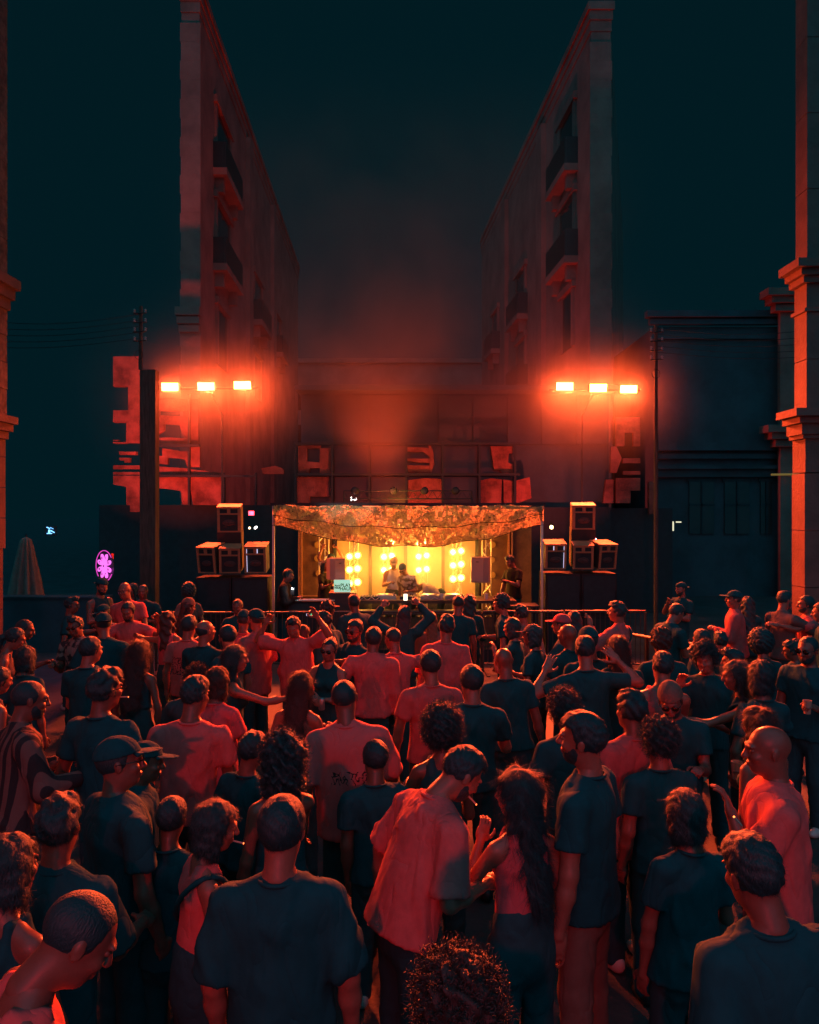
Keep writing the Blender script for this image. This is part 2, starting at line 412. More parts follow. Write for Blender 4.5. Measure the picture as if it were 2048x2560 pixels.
def hand_tpl(pose, hi):
    """x = thumb side, y = the way the palm faces, z = along the fingers; wrist at the origin"""
    key = (pose, hi)
    if key in _hand: return _hand[key]
    curl, spread, th = {'relax': ((18, 28, 22), 3, 20), 'open': ((3, 6, 5), 9, 5), 'grip': ((48, 60, 35), 1, 55), 'fist': ((78, 85, 50), 0, 60), 'pinch': ((40, 50, 25), 2, 45)}[pose]
    rr = 1.0 if hi else 1.12
    pr = [ell((0, 0, .050), (.041, .0155, .052)), seg((0, 0, -.02), (0, 0, .02), .027, .028), ell((.022, .008, .035), (.020, .014, .030)), ell((-.026, .006, .035), (.014, .013, .032))]
    for x, L, r0 in ((.029, .072, .0088), (.0095, .080, .0092), (-.0105, .074, .0088), (-.029, .058, .0078)):
        p = np.array((x, 0, .088)); a = 0; sp = math.radians(spread * x / .03)
        fac = 1.0 if pose != 'pinch' else (1.0 if x > 0 else .35)
        for kk, (fr, c) in enumerate(zip((.45, .31, .24), curl)):
            a += math.radians(c * fac)
            d = np.array((math.sin(sp)*math.cos(a), math.sin(a), math.cos(a)*math.cos(sp)))
            q = p + d*L*fr*1.15; pr.append(seg(p, q, r0*rr*(1 - .08*kk), r0*rr*(.92 - .08*kk), k=.006)); p = q
    t = math.radians(th); p = np.array((.034, .004, .022))
    q = p + np.array((.030, .010 + .012*math.sin(t), .030)); pr.append(seg(p, q, .0130, .0105, k=.012))
    q2 = q + np.array((.020*math.cos(t) - .012*math.sin(t), .020*math.sin(t), .026)); pr.append(seg(q, q2, .0105*rr, .0095*rr, k=.006))
    q3 = q2 + np.array((.004 - .018*math.sin(t), .012*math.sin(t), .022)); pr.append(seg(q2, q3, .0095*rr, .0080*rr, k=.006))
    V, Q = sdf_mesh(pr, .0054 if hi else .0084, k=.008)
    _hand[key] = (V, Q); return _hand[key]
# ------------------------------------------------------------------ people
SKIN = [mat('skin_light', (.28, .11, .08), .40, bump=.05, bscale=250, noise=.08, nscale=25), mat('skin_tan', (.20, .08, .06), .40, bump=.05, bscale=250, noise=.08, nscale=25),
        mat('skin_deep', (.13, .07, .05), .38, bump=.05, bscale=250, noise=.08, nscale=25)]
CLOTH = {}
def cloth(key):
    if key not in CLOTH:
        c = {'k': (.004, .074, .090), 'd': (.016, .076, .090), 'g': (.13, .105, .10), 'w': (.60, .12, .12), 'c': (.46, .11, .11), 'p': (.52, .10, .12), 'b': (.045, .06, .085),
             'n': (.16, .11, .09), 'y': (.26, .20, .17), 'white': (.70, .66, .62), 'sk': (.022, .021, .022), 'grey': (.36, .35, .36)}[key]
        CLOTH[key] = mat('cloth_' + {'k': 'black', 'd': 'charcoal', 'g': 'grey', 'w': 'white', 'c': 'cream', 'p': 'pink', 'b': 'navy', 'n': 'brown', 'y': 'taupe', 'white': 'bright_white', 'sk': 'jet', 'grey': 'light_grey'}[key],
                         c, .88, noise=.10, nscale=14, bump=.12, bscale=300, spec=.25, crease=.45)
    return CLOTH[key]
def pattern_cloth(name, ca, cb, scale, kind):
    m = mat(name, ca, .88, bump=.12, bscale=300, spec=.25, crease=.45); nt = m.node_tree; b = nt.nodes['Principled BSDF']
    tc = nt.nodes.new('ShaderNodeTexCoord')
    if kind == 'stripe':
        t = nt.nodes.new('ShaderNodeTexWave'); t.inputs['Scale'].default_value = scale; t.inputs['Distortion'].default_value = .8; t.inputs['Detail'].default_value = 1
        o = t.outputs['Fac']
    else:
        t = nt.nodes.new('ShaderNodeTexNoise'); t.inputs['Scale'].default_value = scale; t.inputs['Detail'].default_value = 3; o = t.outputs['Fac']
    nt.links.new(tc.outputs['Object'], t.inputs['Vector'])
    rp = nt.nodes.new('ShaderNodeValToRGB'); rp.color_ramp.elements[0].position = .46; rp.color_ramp.elements[1].position = .54
    rp.color_ramp.elements[0].color = (*ca, 1); rp.color_ramp.elements[1].color = (*cb, 1)
    nt.links.new(o, rp.inputs['Fac']); nt.links.new(rp.outputs['Color'], b.inputs['Base Color'])
    CLOTH[name] = m
pattern_cloth('striped', (.03, .032, .036), (.17, .10, .09), 4.5, 'stripe')
pattern_cloth('camo', (.50, .47, .43), (.10, .085, .07), 9, 'noise')
pattern_cloth('floral', (.26, .19, .17), (.035, .035, .04), 13, 'noise')
def print_cloth(name, base, z0, z1, half, back=True):
    """a dark script print across the back of a tee"""
    m = mat(name, base, .88, bump=.12, bscale=300, spec=.25, crease=.45); nt = m.node_tree; b = nt.nodes['Principled BSDF']; L = nt.links.new
    tc = nt.nodes.new('ShaderNodeTexCoord'); sx = nt.nodes.new('ShaderNodeSeparateXYZ'); L(tc.outputs['Object'], sx.inputs[0])
    w = nt.nodes.new('ShaderNodeTexNoise'); w.inputs['Scale'].default_value = 22; w.inputs['Detail'].default_value = 2; L(tc.outputs['Object'], w.inputs['Vector'])
    def mth(op, a, c):
        n = nt.nodes.new('ShaderNodeMath'); n.operation = op
        for i, q in enumerate((a, c)):
            if isinstance(q, float): n.inputs[i].default_value = q
            else: L(q, n.inputs[i])
        return n.outputs[0]
    ab = mth('ABSOLUTE', sx.outputs['X'], 0.0); inx = mth('LESS_THAN', ab, half)
    iz = mth('MULTIPLY', mth('GREATER_THAN', sx.outputs['Z'], z0), mth('LESS_THAN', sx.outputs['Z'], z1))
    bk = mth('LESS_THAN', sx.outputs['Y'], 0.0)
    ink = mth('LESS_THAN', mth('ABSOLUTE', mth('SUBTRACT', w.outputs['Fac'], 0.5), 0.0), .035)
    f = mth('MULTIPLY', mth('MULTIPLY', inx, iz), mth('MULTIPLY', bk, ink))
    mx = nt.nodes.new('ShaderNodeMixRGB'); mx.inputs[1].default_value = (*base, 1); mx.inputs[2].default_value = (.04, .03, .03, 1); L(f, mx.inputs[0])
    L(mx.outputs[0], b.inputs['Base Color']); CLOTH[name] = m
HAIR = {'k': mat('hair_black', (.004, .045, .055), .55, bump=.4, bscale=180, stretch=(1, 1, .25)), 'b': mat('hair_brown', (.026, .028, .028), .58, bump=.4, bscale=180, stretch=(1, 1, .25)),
        'f': mat('hair_fair', (.12, .075, .040), .45, bump=.4, bscale=180, stretch=(1, 1, .25))}
SHOE = [mat('shoe_black', (.02, .02, .022), .5), mat('shoe_white', (.5, .47, .44), .55)]
LENS = mat('sunglass_lens', (.006, .006, .007), .08, spec=.8)
_tpl = {}
def tpl(kind, style, hi, m):
    key = (kind, style, hi, m.name)
    if key not in _tpl:
        _tpl[key] = {'hair': lambda: hair_mesh(style, hi, m), 'cap': lambda: cap_mesh(style, hi, m), 'glasses': lambda: glasses_mesh(m, style == 'clear'), 'beard': lambda: beard_mesh(m, hi)}[kind]()
    return _tpl[key]
ARM = {'down': ((.20, -.02, -1), (.06, .22, -1)), 'drink': ((.22, .15, -1), (-.25, 1, .35)), 'phone': ((.15, .30, -1), (-.45, 1, .45)), 'face': ((.25, .55, -.75), (-.45, .25, 1)),
       'raised': ((.85, .25, .35), (-.45, .1, 1)), 'high': ((.45, .25, 1), (-.35, .15, 1)), 'cross': ((.25, .35, -1), (-1, .55, .08)), 'fwd': ((.25, .9, -.35), (-.05, 1, .1)),
       'pocket': ((.32, -.12, -1), (-.10, .35, -1)), 'head': ((1, .1, -.30), (-.70, .28, 1)), 'hips': ((.5, -.15, -.85), (-.35, .35, -.75)), 'up90': ((.75, .3, -.30), (.05, .35, 1)),
       'out': ((1, .3, -.2), (1, .5, .1)), 'hug': ((1, .35, .02), (.75, .75, .05)), 'hold': ((.2, .35, -.9), (-.1, 1, .1))}
HANDP = {'down': 'relax', 'drink': 'grip', 'phone': 'grip', 'face': 'relax', 'raised': 'open', 'high': 'open', 'cross': 'relax', 'fwd': 'relax', 'pocket': 'relax', 'head': 'open', 'hips': 'relax', 'up90': 'pinch', 'out': 'open', 'hug': 'relax', 'hold': 'grip'}
def rotm(yaw=0, pitch=0, roll=0):
    """pitch > 0 bows forward (face down), roll > 0 tips towards +x, yaw turns to the left"""
    return np.array(Matrix.Rotation(R(yaw), 3, 'Z') @ Matrix.Rotation(R(-pitch), 3, 'X') @ Matrix.Rotation(R(roll), 3, 'Y'))
_legs = {}
def legs_tpl(sex, hi):
    key = (sex, hi)
    if key not in _legs:
        w = .090 if sex == 'm' else .085
        b = [tseg((0, 0, .90), (0, 0, 1.0), .155, .14, np.eye(3), .72)]; t = [tseg((0, -.004, .88), (0, 0, 1.02), .172, .155, np.eye(3), .74)]; sh = []
        for s in (-1, 1):
            hip, kn, an = (s*w, 0, .90), (s*(w+.015), .02, .48), (s*(w+.03), -.01, .085)
            b += [seg(hip, kn, .082, .054), seg(kn, an, .055, .036)]
            t += [seg(hip, kn, .096, .078), seg(kn, (an[0], an[1], .05), .076, .070, flat_b=True)]
        h = .018 if hi else .026
        shm = sdf_mesh([ell((0, .045, .035), (.048, .125, .045)), ell((0, -.03, .055), (.045, .06, .055))], .013, k=.02, cuts=[lambda X, Y, Z: .002 - Z])
        V, Q = sdf_mesh(t, h, k=.03); V = wavy(V, vnormals(V, Q), .004, 26, 5, (1, 1, 1.2))
        _legs[key] = (sdf_mesh(b, .034, k=.03), (V, Q), shm, [(s*(w+.03), -.01, 0) for s in (-1, 1)])
    return _legs[key]
PEOPLE = []
def person(label, u, v, d, yaw=0, top='tee', col='k', hair='short', hc='k', arms=('down', 'down'), head=(0, 4), lean=(0, 0), sex='m', zb=0.0, skin=None, beard=False,
           glasses=None, cap=None, capc='k', legs='d', hands=(None, None), wide=1.0, strap=None, hem=None, group='people in the crowd', roll=0, pouch=None, shoe=None):
    seed = len(PEOPLE) + 1; rr = random.Random(seed*13)
    hi = d < 5.2; mid = d < 8.5
    skin_m = SKIN[skin if skin is not None else rr.choice((0, 1, 1))]
    f = sex == 'f'
    if arms == ('down', 'down') and d > 3.2:
        arms = tuple(rr.choice(('down', 'down', 'drink', 'pocket', 'hold', 'phone')) for _ in range(2))
    lean = (lean[0] + rr.uniform(-2, 5), lean[1] + rr.uniform(-4, 4)); head = (head[0] + rr.uniform(-9, 9), head[1] + rr.uniform(-3, 6)); roll += rr.uniform(-6, 6)
    # --- skeleton, unit height 1.75
    Rt = rotm(0, lean[0], lean[1])                       # torso about the hips
    hip = np.array((0, 0, .95))
    T = lambda p: hip + Rt @ (np.array(p, float) - hip)
    Rh = Rt @ rotm(head[0], head[1] - lean[0]*.35, roll)
    neck = T((0, -.005, 1.47)); hc_ = neck + Rh @ np.array((0, .025, .165))
    crown = hc_ + Rh @ np.array((0, -.012, .118 + (.03 if hair in ('curly', 'bigcurl', 'crop', 'quiff') else .06 if hair == 'afro' else .012 if hair not in (None, 'buzz') else 0)))
    ztop = float(max(crown[2], (hc_ + Rh @ np.array((0, -.09, .06)))[2]))
    tgt = P(u, v, d); s = (tgt.z - zb) / ztop
    sw = (.185 if not f else .158)*wide
    prims = []; sh = {}
    wa = (.150, .128, .160, .062) if not f else (.150, .108, .138, .050)
    wa = [x*(.5 + .5*wide) if i < 3 else x for i, x in enumerate(wa)]
    Rr = np.array(Rt.T)                                  # rows = torso axes
    prims += [tseg(T((0, 0, .93)), T((0, 0, 1.10)), wa[0], wa[1], Rr, .68), tseg(T((0, 0, 1.10)), T((0, .004, 1.30)), wa[1], wa[2], Rr, .66),
              seg(T((-sw*.78, -.004, 1.375)), T((sw*.78, -.004, 1.375)), wa[3]*.9, wa[3]*.9), seg(T((-sw*.85, -.012, 1.392)), neck, .038, .046), seg(T((sw*.85, -.012, 1.392)), neck, .038, .046),
              seg(T((0, -.012, 1.42)), hc_ + Rh @ np.array((0, -.03, -.10)), .060*(.9 if f else 1), .054*(.9 if f else 1))]
    if f: prims += [ell(T((.065, .085, 1.27)), (.055, .055, .055)), ell(T((-.065, .085, 1.27)), (.055, .055, .055))]
    HV = []; arm_j = []
    for k_, sg in ((0, -1), (1, 1)):
        a = arms[k_]; hp = hands[k_] or (HANDP[a] if isinstance(a, str) else 'relax')
        U, Fd = ARM[a] if isinstance(a, str) else a
        m_ = np.array((sg, 1, 1)); jit = np.array([rr.uniform(-.12, .12) for _ in range(6)]); U = np.array(U, float) + jit[:3]*np.linalg.norm(U); Fd = np.array(Fd, float) + jit[3:]*np.linalg.norm(Fd); U = Rt @ (np.array(U, float)*m_); Fd = Rt @ (np.array(Fd, float)*m_); U /= np.linalg.norm(U); Fd /= np.linalg.norm(Fd)
        S = T((sg*sw, -.005, 1.378)); S = S + np.array((0, 0, max(0, U[2])*.05))
        E = S + U*.285; W = E + Fd*.245
        ra = (.054, .041, .028) if not f else (.044, .034, .024)
        prims += [seg(S, E, ra[0], ra[1]), seg(E, E + Fd*.09, ra[1], ra[1]*1.02), seg(E + Fd*.09, W, ra[1]*1.0, ra[2])]
        # hand frame
        n = np.array((-sg*1.0, .35, 0.)) if Fd[2] < -.5 else np.array((-sg*.25, 1.0, 0.0)) if Fd[2] > .6 else np.array((-sg*.5, 0.0, -.9)) if abs(Fd[0]) < .7 else np.array((0., -.9, -.3))
        n = Rt @ n; n = n - Fd*np.dot(n, Fd); n /= np.linalg.norm(n)
        HVv, HQ = hand_tpl(hp, hi)
        thumb = np.cross(n, Fd) if sg < 0 else np.cross(Fd, n)
        if sg > 0: HQ = HQ[:, ::-1]
        B = np.stack([thumb, n, Fd], 1); hs = .98 if not f else .88
        HV.append(((B @ (HVv*hs).T).T + W, HQ)); arm_j.append((S, E, W, Fd, n))
    h = .0175 if hi else .023 if mid else .029
    V, Q = sdf_mesh(prims, h, k=.028)
    hv, hq = head_tpl(sex, hi or (mid and d < 5.7)); hscale = 1.0 if not f else .96
    parts = [(V, Q), ((Rh @ (hv*hscale).T).T + hc_, hq)] + HV + [legs_tpl(sex, hi)[0]]
    VV, QQ, o = [], [], 0
    for a_, b_ in parts: VV.append(a_); QQ.append(b_ + o); o += len(a_)
    VV = np.concatenate(VV)*s; QQ = np.concatenate(QQ)
    Rz = Matrix.Rotation(R(yaw), 3, 'Z')
    off = Rz @ Vector((float(crown[0])*s, float(crown[1])*s, 0))
    loc = Vector((tgt.x - off.x, tgt.y - off.y, zb))
    ob = link('person', npmesh('person', VV, QQ, skin_m), None, loc, label, 'person', group); ob.rotation_euler = (0, 0, R(yaw))
    PEOPLE.append((label, s*1.75, loc, d))
    # --- top
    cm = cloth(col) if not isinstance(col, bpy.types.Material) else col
    infl = {'tee': .022, 'baggy': .034, 'long': .024, 'jacket': .040, 'tank': .008, 'crop': .008, 'dress': .012, 'polo': .024}[top]
    hz = hem if hem is not None else {'tee': .84, 'baggy': .74, 'long': .84, 'jacket': .80, 'tank': .86, 'crop': 1.10, 'dress': .60, 'polo': .84}[top]
    cw = [x + infl for x in wa]
    cp = []
    if top == 'dress': cp += [tseg(T((0, 0, hz)), T((0, 0, .95)), .215, cw[0], Rr, .8, flat_a=True)]
    else: cp += [tseg(T((0, 0, hz)), T((0, 0, max(hz + .05, 1.10))), cw[0] + (.030 if top not in ('tank', 'crop') else .004), (cw[1] + .5*cw[0])/1.5 + (.022 if top in ('baggy', 'jacket') else .008), Rr, .72, flat_a=True)]
    if top == 'dress': cp += [tseg(T((0, 0, .95)), T((0, 0, 1.10)), cw[0], cw[1], Rr, .70)]
    b0 = (0, 0, 1.10) if hz < 1.05 else (0, 0, hz)
    cp += [tseg(T(b0), T((0, .004, 1.30)), (cw[1] + .5*cw[0])/1.5 + (.022 if top in ('baggy', 'jacket') else .008), cw[2], Rr, .70, flat_a=hz >= 1.05)]
    if f: cp += [ell(T((.065, .085, 1.27)), (.062, .062, .060)), ell(T((-.065, .085, 1.27)), (.062, .062, .060))]
    cuts = []
    if top in ('tank', 'crop', 'dress'):
        for sg in (-1, 1):
            cp.append(tseg(T((sg*sw*.50, -.004, 1.30)), T((sg*sw*.50, -.006, 1.425)), .040 if top == 'tank' else .026, .034 if top == 'tank' else .018, Rr, 2.2))
            cp.append(seg(T((sg*sw*.46, .075, 1.34)), T((sg*sw*.46, .035, 1.462)), .016, .012)); cp.append(seg(T((sg*sw*.46, -.085, 1.34)), T((sg*sw*.46, -.045, 1.462)), .016, .012))
            cp.append(seg(T((sg*sw*.46, .035, 1.462)), T((sg*sw*.46, -.045, 1.462)), .012, .012))
    else:
        q = wa[3] + infl*.75
        cp += [seg(T((-sw*.76, -.004, 1.368)), T((sw*.76, -.004, 1.368)), q*.9, q*.9), seg(T((-sw*.9, -.010, 1.388)), T((0, -.008, 1.452)), .040 + infl*.45, .050 + infl*.15), seg(T((sw*.9, -.010, 1.388)), T((0, -.008, 1.452)), .040 + infl*.45, .050 + infl*.15)]
        if top in ('polo', 'long', 'jacket'): cp += [seg(T((0, -.012, 1.44)), T((0, -.004, 1.505)), .066, .068, flat_b=True, k=.015)]
        for (S, E, W, Fd, n) in arm_j:
            ra = .054 if not f else .046
            if top in ('long', 'jacket'):
                cp += [seg(S, E, ra + infl, ra - .004 + infl*.9), seg(E, W - Fd*.01, ra - .004 + infl*.9, .034 + infl*.55, flat_b=True)]
            else:
                L = .62 if top in ('tee', 'polo') else .90
                cp += [seg(S, S + (E - S)*L, ra + infl*.55, ra + infl*1.0 + (.004 if top == 'baggy' else 0), flat_b=True)]
    ch = .0135 if hi else .019 if mid else .025
    V, Q = sdf_mesh(cp, ch, k=.030)
    amp = {'tank': .0015, 'crop': .0015, 'dress': .003}.get(top, .0085) * (1.0 if hi else 1.1)
    V = wavy(V, vnormals(V, Q), amp, 21, seed)
    nm = {'tee': 'tee_shirt', 'baggy': 'tee_shirt', 'long': 'shirt', 'jacket': 'jacket', 'tank': 'vest_top', 'crop': 'crop_top', 'dress': 'dress', 'polo': 'polo_shirt'}[top]
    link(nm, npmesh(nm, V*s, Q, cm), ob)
    if top in ('tee', 'baggy') and d < 10:
        mb = MB(); cpts = []
        for i in range(23):
            a = 2*math.pi*i/22; cpts.append(Vector(T((.074*math.sin(a)*(.92 if f else 1), -.010 + .070*math.cos(a), 1.476 - .020*max(0, math.cos(a)) )))*s)
        mb.tube(cpts, .0085*s, 6); mb.build('collar', cm, ob, True)
    # --- legs and shoes, shared shapes
    key = ('trousers', sex, hi, legs)
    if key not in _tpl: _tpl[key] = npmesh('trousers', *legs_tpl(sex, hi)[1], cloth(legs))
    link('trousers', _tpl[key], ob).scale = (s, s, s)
    si = rr.choice((0, 0, 1)); key = ('shoe', si)
    if key not in _tpl: _tpl[key] = npmesh('shoe', *legs_tpl(sex, hi)[2], SHOE[si])
    for p_ in legs_tpl(sex, hi)[3]:
        so = link('shoe', _tpl[key], ob, Vector(p_)*s); so.scale = (s, s, s)
    # --- head wear
    Mh = Matrix.Translation(Vector(hc_)*s) @ Matrix(Rh.tolist()).to_4x4() @ Matrix.Scale(s*hscale, 4)
    hh = hi or (mid and d < 7.6)
    if hair and not (cap and hair in ('short', 'buzz', 'fade', 'crop', 'quiff')): link('hair', tpl('hair', hair, hh, HAIR[hc]), ob, M=Mh)
    elif hair and cap: link('hair', tpl('hair', 'buzz', hh, HAIR[hc]), ob, M=Mh)
    if cap: link('cap' if cap != 'beanie' else 'beanie', tpl('cap', cap, hh, cloth(capc)), ob, M=Mh)
    if beard: link('beard', tpl('beard', 'b', hh, HAIR[hc]), ob, M=Mh)
    if glasses: link('glasses' if glasses == 'clear' else 'sunglasses', tpl('glasses', glasses, True, LENS), ob, M=Mh)
    if strap:
        mb = MB(); q = (cw[2] + .012, (cw[2] + .012)*.72)
        pts = []
        for i in range(25):
            a = 2*math.pi*i/24
            z = 1.28 + (.16*math.cos(a) if strap != 'pair' else 0)*(1 if strap == 'l' else -1)
            shrink = 1 - max(0, (abs(z - 1.25) - .10))*1.2
            pts.append(Vector(T((q[0]*math.cos(a)*shrink, q[1]*math.sin(a)*(1.04), z)))*s)
        mb.tube(pts, .014*s, 6); mb.build('shoulder_strap', cloth('k'), ob, True)
    return ob, s, [(Vector(x[0])*s, Vector(x[1])*s, Vector(x[2])*s, Vector(x[3]), Vector(x[4])) for x in arm_j], Mh
def wpos(ob, p): return ob.location + Matrix.Rotation(ob.rotation_euler[2], 3, 'Z') @ p
def wdir(ob, p): return Matrix.Rotation(ob.rotation_euler[2], 3, 'Z') @ p
# ------------------------------------------------------------------ the place: ground, buildings, lamps, stage
M = {}
M['paving'] = mat('paving', (.050, .044, .045), .72, noise=.35, nscale=1.2, bump=.35, bscale=30)
M['stone'] = mat('warm_stone', (.19, .10, .085), .85, noise=.22, nscale=1.6, bump=.5, bscale=22)
M['stone_far'] = mat('weathered_stone', (.27, .13, .105), .9, noise=.30, nscale=.55, bump=.5, bscale=9)
M['stone_rough'] = mat('rubble_stone', (.22, .13, .10), .92, noise=.45, nscale=7, bump=1.0, bscale=14)
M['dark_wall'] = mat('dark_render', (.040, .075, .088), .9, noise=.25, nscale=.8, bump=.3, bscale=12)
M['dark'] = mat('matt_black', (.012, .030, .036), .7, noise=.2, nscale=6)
M['iron'] = mat('black_iron', (.022, .022, .025), .45, metal=.4)
M['glassdark'] = mat('dark_window_glass', (.012, .014, .016), .12, spec=.7)
M['pane'] = mat('smoky_pane', (.030, .024, .022), .35, spec=.6, noise=.4, nscale=.7)
M['redwall'] = mat('salmon_render', (.26, .085, .06), .92, noise=.55, nscale=1.7, bump=.6, bscale=16)  # colour of the red buildings mirrored in the glass, built as solid shapes
M['ply'] = mat('birch_plywood', (.40, .19, .09), .6, noise=.15, nscale=6, stretch=(1, 1, 8))
M['wood'] = mat('pole_timber', (.10, .06, .045), .8, noise=.4, nscale=5, stretch=(6, 6, .6), bump=.5, bscale=30)
M['alu'] = mat('aluminium', (.62, .58, .52), .35, metal=.85)
M['net'] = mat('camouflage_net', (.46, .47, .32), .9, noise=.22, nscale=16, transl=.65)
M['gauze'] = mat('pale_gauze_panel', (.66, .62, .46), .85, noise=.18, nscale=26, transl=.35)
M['backcloth'] = mat('ochre_backcloth', (.36, .31, .20), .9, noise=.14, nscale=3)
M['sidecloth'] = mat('brown_sidecloth', (.16, .09, .05), .9, noise=.3, nscale=3)
M['grey'] = mat('grey_plastic', (.32, .31, .31), .5, bump=.2, bscale=300)
M['sun_cloth'] = mat('parasol_cloth', (.32, .16, .13), .9, noise=.2, nscale=5, bump=.3, bscale=60)

# ground: one sheet to the horizon
MB().box(-300, 300, -60, 320, -.3, 0).build('ground', M['paving'], kind='structure')

# ---- the two tall corner buildings of the street behind the stage
def street_building(label, x0, d0, dirx, d1, out, z1, strip, sgn, bal, win_s):
    """facade runs from (x0, d0) along (dirx, 1) to d1; out = (dx, d) lets the far side fall away behind the corner"""
    t = thing('corner_building', label, 'building', (x0, d0, 0))
    L = d1 - d0
    def pt(s, n, z):   # s along the street face, n out of it (towards the street)
        l = math.hypot(dirx, 1); return ((dirx*s + sgn*n)/1.0, s, z)
    pa, pb = pt(0, 0, 0), pt(L, 0, 0)
    back = (out[0], out[1] - d0, 0); side = (-sgn*strip, 0, 0)
    poly = [pa, pb, back, side]
    mb = MB(); n = 4
    vs = [(p[0], p[1], 0) for p in poly] + [(p[0], p[1], z1) for p in poly]
    mb.add(vs, [(3,2,1,0), (4,5,6,7)] + [(i, (i+1)%4, (i+1)%4+4, i+4) for i in range(4)])
    mb.build('wall', M['stone_far'], t)
    # roof cornice: stepped slab following the outline
    for k, (o, za, zb) in enumerate(((.03, z1 - .9, z1 - .5), (.07, z1 - .497, z1 - .15), (.13, z1 - .147, z1 + .15))):
        m2 = MB(); q = [(-sgn*(strip + o), -o), (sgn*o, -o), (dirx*L + sgn*o, L + .2), (dirx*L - sgn*.2, L + .2), (-sgn*(strip-.3), .3)]
        q = [(dirx*0 + a, b) for a, b in q]
        vs = [(a, b, za) for a, b in q] + [(a, b, zb) for a, b in q]; k5 = len(q)
        m2.add(vs, [tuple(range(k5-1, -1, -1)), tuple(range(k5, 2*k5))] + [(i, (i+1) % k5, (i+1) % k5 + k5, i + k5) for i in range(k5)])
        m2.build('cornice', M['stone_far'], t)
    # rusticated corner pilaster blocks
    z = 0.0; i = 0
    while z < z1 - 1.4:
        w = strip + (.045 if i % 2 else .01)
        bx = MB().box(-sgn*w if sgn > 0 else -.05, .05 if sgn > 0 else w, -.05, .25, z + .004, z + .699)
        bx.build('corner_stone', M['stone_far'], t); z += .70; i += 1
    # the heavy bracket where the pilaster starts
    bz = win_s['bracket']
    for k, (o, h) in enumerate(((.06, .25), (.12, .25), (.17, .3)) if sgn > 0 else ()):
        a, b = (-sgn*(strip + o), o*.4) if sgn > 0 else (-o*.4, strip + o)
        MB().box(min(a, b), max(a, b), -.1 - o, .2, bz + k*.30, bz + k*.30 + h).build('bracket', M['stone_far'], t)
    # vertical strips down the street face
    for s in win_s['strips']:
        m2 = MB(); a = pt(s, -.05, 0); vs = []
        for ss, nn in ((s, -.05), (s, .22), (s + 1.0, .22), (s + 1.0, -.05)): vs.append(pt(ss, nn, 0))
        vs = vs + [(x, y, z1 - .9) for x, y, _ in vs]
        m2.add(vs, [(0,1,2,3), (7,6,5,4), (0,4,5,1), (1,5,6,2), (2,6,7,3), (3,7,4,0)]); m2.build('pilaster', M['stone_far'], t)
    for (s0, s1, z0, h, hasb) in bal:
        def slab(name, sa, sb, na, nb, za, zb, m, parent):
            m2 = MB(); vs = [pt(sa, na, za), pt(sb, na, za), pt(sb, nb, za), pt(sa, nb, za)]; vs += [(x, y, zb) for x, y, _ in vs]
            m2.add(vs, [(0,1,2,3), (7,6,5,4), (0,4,5,1), (1,5,6,2), (2,6,7,3), (3,7,4,0)]); return m2.build(name, m, parent)
        w = slab('window', s0 + .5, s1 - .5, -.1, .03, z0 + .02, z0 + h, M['glassdark'], t)
        slab('surround', s0 + .25, s0 + .5, -.1, .10, z0, z0 + h + .1, M['stone_far'], w); slab('surround', s1 - .5, s1 - .25, -.1, .10, z0, z0 + h + .1, M['stone_far'], w)
        slab('lintel', s0 + .1, s1 - .1, -.1, .16, z0 + h + .1, z0 + h + .38, M['stone_far'], w)
        if hasb:
            b = slab('balcony', s0, s1, -.05, .55, z0 - .28, z0, M['stone_far'], t)
            slab('corbel', s0 + .3, s0 + .6, -.05, .36, z0 - .85, z0 - .28, M['stone_far'], b); slab('corbel', s1 - .6, s1 - .3, -.05, .36, z0 - .85, z0 - .28, M['stone_far'], b)
            slab('balustrade', s0 + .03, s1 - .03, .46, .52, z0 + .003, z0 + 1.05, M['iron'], b); slab('balustrade', s0 + .03, s0 + .09, -.02, .45, z0 + .003, z0 + 1.05, M['iron'], b); slab('balustrade', s1 - .09, s1 - .03, -.02, .45, z0 + .003, z0 + 1.05, M['iron'], b)
    return t
street_building('tall stone corner building left of the street, with dark balcony windows', -7.74, 28.0, -.033, 60.0, (-7.2, 59.9), 22.3, .66, 1,
    [(2.2, 5.8, 16.7, 2.6, True), (2.2, 5.8, 12.9, 2.6, True), (2.4, 5.2, 9.0, 2.3, False), (11, 14.5, 12.9, 2.4, True), (19, 22, 12.9, 2.4, True), (11, 14.2, 9.0, 2.2, False)],
    {'bracket': 9.6, 'strips': (9.3, 17.5)})
street_building('tall stone corner building right of the street, lit red, with two balconies', 6.69, 28.0, -.0726, 52.0, (7.9, 51.9), 21.6, .72, -1,
    [(1.6, 4.6, 16.6, 2.5, True), (1.6, 4.6, 13.0, 2.5, True), (1.8, 4.2, 9.6, 2.2, False), (10.2, 13.2, 13.0, 2.4, True), (10.2, 13.2, 9.4, 2.4, True), (17.5, 20.2, 12.8, 2.4, True)],
    {'bracket': 10.2, 'strips': (6.6, 15.0)})
# plain block closing the street
t = thing('end_building', 'plain dim block closing the far end of the street behind the smoke', 'building', (0, 70, 0))
MB().box(-12.2, 7.6, 0, 8, 0, 16.7).build('wall', M['stone_far'], t)
MB().box(-12.5, 7.9, -.3, 8.3, 16.703, 17.1).build('cornice', M['stone_far'], t)
for i in range(5):
    for j in range(3):
        MB().box(-10.6 + i*3.6, -9.3 + i*3.6, -.06, .1, 5.2 + j*3.6, 7.4 + j*3.6).build('window', M['glassdark'], t)

